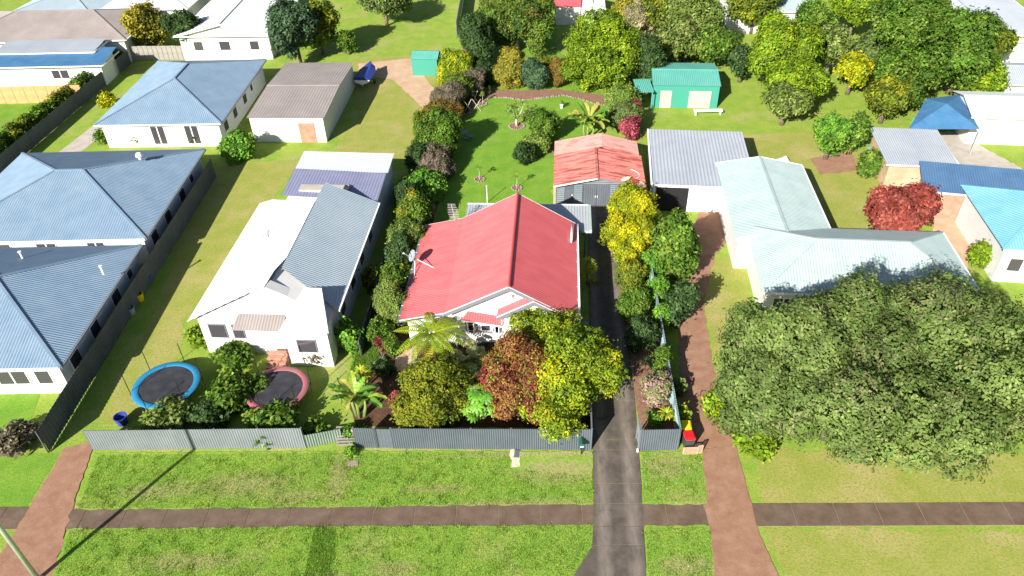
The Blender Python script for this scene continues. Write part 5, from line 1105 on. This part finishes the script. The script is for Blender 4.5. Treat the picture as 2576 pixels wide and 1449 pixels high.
def umbrella(label, u, v, wu, wv, ms, n, zc=None):
    b = blob(u, v, wu, wv, zc); t = thing("umbrella_tree", label, "shrub", (b[0], b[1], 0), 0, None); mb = MB()
    for k in range(n):
        d = Vector(unit(1)[0]); d.z = abs(d.z); p = Vector((d.x * b[3], d.y * b[4], max(.3, b[2] + d.z * b[5] * random.uniform(.3, 1) - .2 * b[5])))
        link(ms[k % len(ms)], "leaf_whorl", t, p, (d.y * -.5, d.x * .5, random.uniform(0, 6)), random.uniform(.75, 1.15)); mb.tube([(0, 0, .05), (p.x * .5, p.y * .5, p.z * .6), p], [.035, .025, .012], 5)
    mb.build("stem", "green_stem", t, world=False)
umbrella("glossy umbrella tree between olive and copper trees, lower one", 1208, 1018, 34, 58, WH, 44); umbrella("glossy umbrella tree above the lower one, shadier", 1170, 946, 32, 36, WH, 28); umbrella("pale drooping-leaved shrub below the front casement windows", 1180, 888, 34, 42, WP, 28, 1.3)

# ---- neighbours' trees
NT = [("big_tree", "big grey-green tree at the left of the right-hand grove", [(1960, 900, 120, 150, 6.0), (1900, 1000, 80, 110, 4.5)], 'greygreen', .18), ("big_tree", "big grey-green tree in the middle of the right-hand grove", [(2150, 830, 130, 130, 7.0), (2120, 1010, 150, 130, 5.0)], 'greygreen', .18), ("big_tree", "big grey-green tree at the right edge of the grove", [(2400, 850, 160, 140, 7.0), (2350, 1030, 170, 130, 5.0), (2520, 1000, 120, 150, 5.5)], 'greygreen', .18),
  ("yard_tree", "round bright green tree in the upper right neighbour's yard", [(1970, 130, 88, 80, 4.5), (2000, 205, 70, 50, 3.0)], 'lime', .26), ("yard_tree", "tall spreading green tree at the upper right", [(2300, 70, 120, 80, 6.5), (2400, 120, 110, 90, 6.0), (2270, 190, 70, 70, 4.0)], 'green', .27), ("yard_tree", "olive tree left of the round bright green one", [(1750, 60, 75, 70, 4.0), (1700, 110, 50, 50, 3.0)], 'feather', .3),
  ("yard_tree", "dark green tree behind the teal shed", [(1800, 110, 55, 40, 3.2)], 'green', .3), ("yard_tree", "olive tree below the round bright green tree", [(1985, 255, 60, 40, 2.6)], 'feather', .3), ("yard_tree", "small yellow tree between the two big upper right trees", [(2155, 172, 42, 38, 3.0)], 'gold', .28), ("yard_tree", "yellow-green tree above the white annex", [(2465, 190, 52, 52, 3.6)], 'lime', .3), ("yard_tree", "yellow tree left of the yellow-green one by cabin", [(2410, 165, 26, 30, 3.2)], 'gold', .26),
  ("yard_tree", "small round dense green tree on a red dirt patch", [(2095, 335, 40, 48, 2.6)], 'bright', .22), ("yard_tree", "slim green tree right of the small round one", [(2150, 330, 28, 50, 2.4)], 'green', .26), ("red_tree", "round red-leaved tree beside the sandy paved yard", [(2262, 535, 76, 68, 3.0)], 'red', .26), ("yard_tree", "green tree in deep shade left of red gravel drive", [(1700, 620, 52, 95, 3.2)], 'green', .24),
  ("yard_tree", "green boundary tree below the shaded one by red drive", [(1712, 760, 30, 60, 2.2)], 'dark', .22), ("yard_tree", "yellow-brown tree behind the farthest hip-roofed house", [(365, 60, 45, 55, 3.5)], 'mustard', .3), ("yard_tree", "tall grey-green tree right of the white cottage", [(735, 60, 55, 75, 5.0)], 'bluegreen', .3), ("yard_tree", "dark tree between yellow-brown tree and white cottage", [(455, 70, 38, 40, 3.5)], 'dark', .28),
  ("yard_tree", "olive tree at the top left of the grassy yard", [(800, 55, 45, 55, 4.0)], 'olive', .3), ("yard_tree", "small green cone tree on the upper grassy yard", [(872, 105, 20, 30, 1.6)], 'green', .24), ("yard_tree", "dark conifer at the right boundary behind lime tree", [(1635, 150, 30, 95, 3.4)], 'dark', .24), ("yard_tree", "olive tree at the top edge right of the garden", [(1670, 20, 50, 45, 4.0)], 'olive', .3), ("yard_tree", "grey tree at top edge of the upper grassy yard", [(960, -10, 60, 40, 4.0)], 'greygreen', .3),
  ("yard_tree", "green tree at the top centre left edge", [(600, -25, 60, 40, 4.0)], 'green', .3), ("yard_tree", "leafy tree at the top edge above the bright green tree", [(1900, 5, 60, 45, 4.0)], 'olive', .32), ("yard_tree", "bright tree at the top right edge", [(2160, 0, 60, 50, 5.0)], 'lime', .32), ("yard_tree", "olive-grey tree between the bright green and yellow trees", [(2090, 120, 45, 60, 4.0)], 'feather', .28), ("yard_tree", "dark tree at the top edge between two bright trees", [(2050, 45, 45, 40, 4.5)], 'green', .28), ("yard_tree", "loose grey-green tree behind the yellow one", [(2200, 120, 45, 50, 3.6)], 'greygreen', .26), ("yard_tree", "olive tree at the right edge above the cabin", [(2500, 110, 50, 50, 4.5)], 'olive', .28), ("yard_tree", "low dark tree left of the round bright green one", [(1870, 150, 35, 40, 2.6)], 'dark', .26), ("yard_tree", "olive tree right of the tall spreading one", [(2230, 240, 50, 45, 3.0)], 'olive', .3)]
for nm, lb, bs, p, lf in NT: plant(nm, lb, "tree", bs, p, lf, .8 if nm != 'big_tree' else .9, "trees in the neighbours' yards", trunk=.2, tm="bark", **(dict(nl=26, lump=.62, rnd=.42, bright=1.2) if nm == 'big_tree' else {}))
NS = [("green shrub between hip-roofed house and tan-roofed shed", (600, 365, 42, 40), 'bright'), ("yellow shrub at the left front corner of farthest hip-roofed house", (268, 250, 18, 20), 'gold'), ("dark shrub between the two trampolines", (590, 985, 60, 50), 'green'), ("dark shrub left of the pink trampoline", (530, 1040, 50, 38), 'dark'), ("yellow-green shrub below the blue trampoline", (420, 1055, 55, 28), 'feather'), ("green shrub below the pink trampoline", (690, 1060, 60, 25), 'green'),
  ("yellow-green shrub at the white house's left front corner", (500, 850, 25, 28), 'lime'), ("green shrub at the white house front wall", (590, 890, 45, 22), 'green'), ("purple-brown shrub at the white house's right front", (790, 885, 35, 30), 'greybrown'), ("green shrub on the slope right of the white house", (880, 850, 28, 40), 'bright'), ("olive shrub along the slope beside left boundary", (940, 700, 22, 36), 'olive'), ("leafy shrub at the light grey fence's right end", (790, 1080, 30, 25), 'green'), ("yellow shrub on the white house's right wall", (865, 830, 18, 24), 'gold'),
  ("dry grey shrub in the bottom left corner bed", (40, 1100, 50, 24), 'greybrown'), ("lime shrub along the red drive's right edge", (1830, 1010, 45, 60), 'lime'), ("bright shrub right of the paved yard", (2470, 640, 28, 34), 'lime'), ("green shrub along the paved yard's left edge", (2190, 410, 22, 40), 'green'), ("green shrub behind the yellow bin lid", (1710, 1045, 14, 22), 'yellowgreen'), ("pale grey shrub on the shady side of the boundary", (1712, 975, 12, 18), 'greygreen'), ("low lime shrub at the foot of the grove", (1900, 1095, 55, 28), 'lime')]
for lb, b, p in NS: plant("yard_shrub", lb, "shrub", [b], p, .24, .8, "shrubs in the neighbours' yards", cname="foliage")
# long clipped hedge on the far left and planter shrubs in front of the farthest house
a, b = at(-30, 420), at(315, 150)
for k in range(7):
    p = a.lerp(b, (k + .5) / 7); t = thing("hedge_section", ("nearest" if k == 0 else "farthest" if k == 6 else ("second", "third", "fourth", "fifth", "sixth")[k - 1]) + " bush from the left edge in the dark hedge by the concrete path", "hedge", (p.x, p.y, 0), math.atan2((b - a).y, (b - a).x), "dark hedge on the far left")
    Lh = (b - a).length / 7; crown(t, [(-Lh * .25, 0, .8, Lh * .33, .7, .95), (Lh * .25, 0, .8, Lh * .33, .7, .95)], 'olive' if k % 2 else 'green', .24, .7, name="foliage"); MB().tube([(0, 0, 0), (0, 0, .8)], [.06, .04], 6).build("stem", "bark", t, world=False)
for k, u in enumerate((262, 300, 352, 392, 452, 500)):
    p = at(u, 362); t = thing("planter_shrub", ("first", "second", "third", "fourth", "fifth", "sixth")[k] + " small shrub from the left before the farthest hip-roofed house", "shrub", (p.x, p.y, 0), 0, "small shrubs in a row before the farthest hip-roofed house"); crown(t, [(0, 0, .7, .55, .55, .8)], 'green', .2, .8, name="foliage", nl=8); MB().tube([(0, 0, 0), (0, 0, .7)], .04, 6).build("stem", "bark", t, world=False)

# ---- grass blades on the near lawns, fallen petals
def blades(name, label, polys, n, h, pal, wd=.03, clump=0, cr=.12):
    pts = []; P = [pxpoly(q) for q in polys]; A = [abs(sum(q[i][0] * q[(i + 1) % len(q)][1] - q[(i + 1) % len(q)][0] * q[i][1] for i in range(len(q)))) / 2 for q in P]
    for q, a in zip(P, A):
        k = int(n * a / sum(A)); xs = [p[0] for p in q]; ys = [p[1] for p in q]; g = 0
        while g < k:
            x, y = random.uniform(min(xs), max(xs)), random.uniform(min(ys), max(ys))
            if inpoly(x, y, q): pts.append((x, y)); g += 1
    p = np.array(pts)
    if clump: p = np.repeat(p, clump, 0) + RNG.normal(size=(len(pts) * clump, 2)) * cr
    n = len(p); a = RNG.uniform(0, 2 * PI, n); hh = h * RNG.uniform(.5, 1.3, n); le = RNG.normal(size=(n, 2)) * h * .5; w_ = wd * RNG.uniform(.6, 1.4, n)
    v = np.zeros((n, 3, 3)); dx, dy = np.cos(a) * w_, np.sin(a) * w_; v[:, 0, 0] = p[:, 0] - dx; v[:, 0, 1] = p[:, 1] - dy; v[:, 1, 0] = p[:, 0] + dx; v[:, 1, 1] = p[:, 1] + dy; v[:, 2, :2] = p + le; v[:, 2, 2] = hh; v[:, :2, 2] = .03; v[:, 2, 2] += .03
    me = bpy.data.meshes.new(name); me.vertices.add(3 * n); me.vertices.foreach_set("co", v.reshape(-1).astype(np.float32)); me.loops.add(3 * n); me.loops.foreach_set("vertex_index", np.arange(3 * n, dtype=np.int32)); me.polygons.add(n); me.polygons.foreach_set("loop_start", np.arange(0, 3 * n, 3, dtype=np.int32)); me.update(calc_edges=True)
    pc = np.array(pal); c = pc[RNG.integers(0, len(pc), n)] * RNG.uniform(.7, 1.3, n)[:, None]; c4 = np.ones((n, 3, 4), np.float32); c4[:, :, :3] = c[:, None, :]
    at_ = me.attributes.new("Col", 'FLOAT_COLOR', 'POINT'); at_.data.foreach_set("color", c4.reshape(-1)); me.materials.append(LEAF); o = bpy.data.objects.new(name, me); COL.objects.link(o); FR[o.name] = Matrix.Identity(4); return tag(o, label, "grass", kind="stuff")
V1 = [(250, 1146), (872, 1140), (1283, 1140), (1283, 1180), (1490, 1200), (1492, 1268), (845, 1276), (195, 1282)]; V2 = [(175, 1334), (840, 1324), (1489, 1323), (1488, 1374), (1436, 1460), (140, 1460)]; V3 = [(1613, 1142), (1763, 1142), (1776, 1264), (1619, 1264)]; V4 = [(1624, 1329), (1785, 1329), (1795, 1460), (1630, 1460)]
blades("grass", "short green grass blades on the street verges", [V1, V2, V3, V4], 120000, .055, [(.16, .29, .028), (.22, .35, .04), (.34, .38, .11), (.13, .24, .024)], .014)
blades("long_grass", "unmown darker long grass at the verge's left end", [[(790, 1331), (838, 1329), (846, 1345), (836, 1370), (845, 1400), (830, 1425), (840, 1460), (762, 1460)]], 3500, .09, [(.13, .25, .025), (.18, .32, .035), (.11, .22, .02)], .016)
blades("slope_grass", "rough bright grass on the slope left of the front garden", [[(930, 790), (985, 800), (960, 880), (900, 1000), (860, 1010), (900, 880)]], 22000, .2, [(.10, .24, .02), (.16, .30, .03), (.20, .26, .05)], .03)
blades("weeds", "darker weedy tufts dotted over the street verges", [V1, V2, V3, V4], 800, .09, [(.12, .23, .025), (.15, .27, .03), (.22, .30, .05)], .02, 22, .12)
blades("petals", "pale fallen petals and leaves scattered on the right verge", [V3, V4], 420, .03, [(.6, .58, .4), (.6, .5, .2), (.7, .7, .66)], .045)
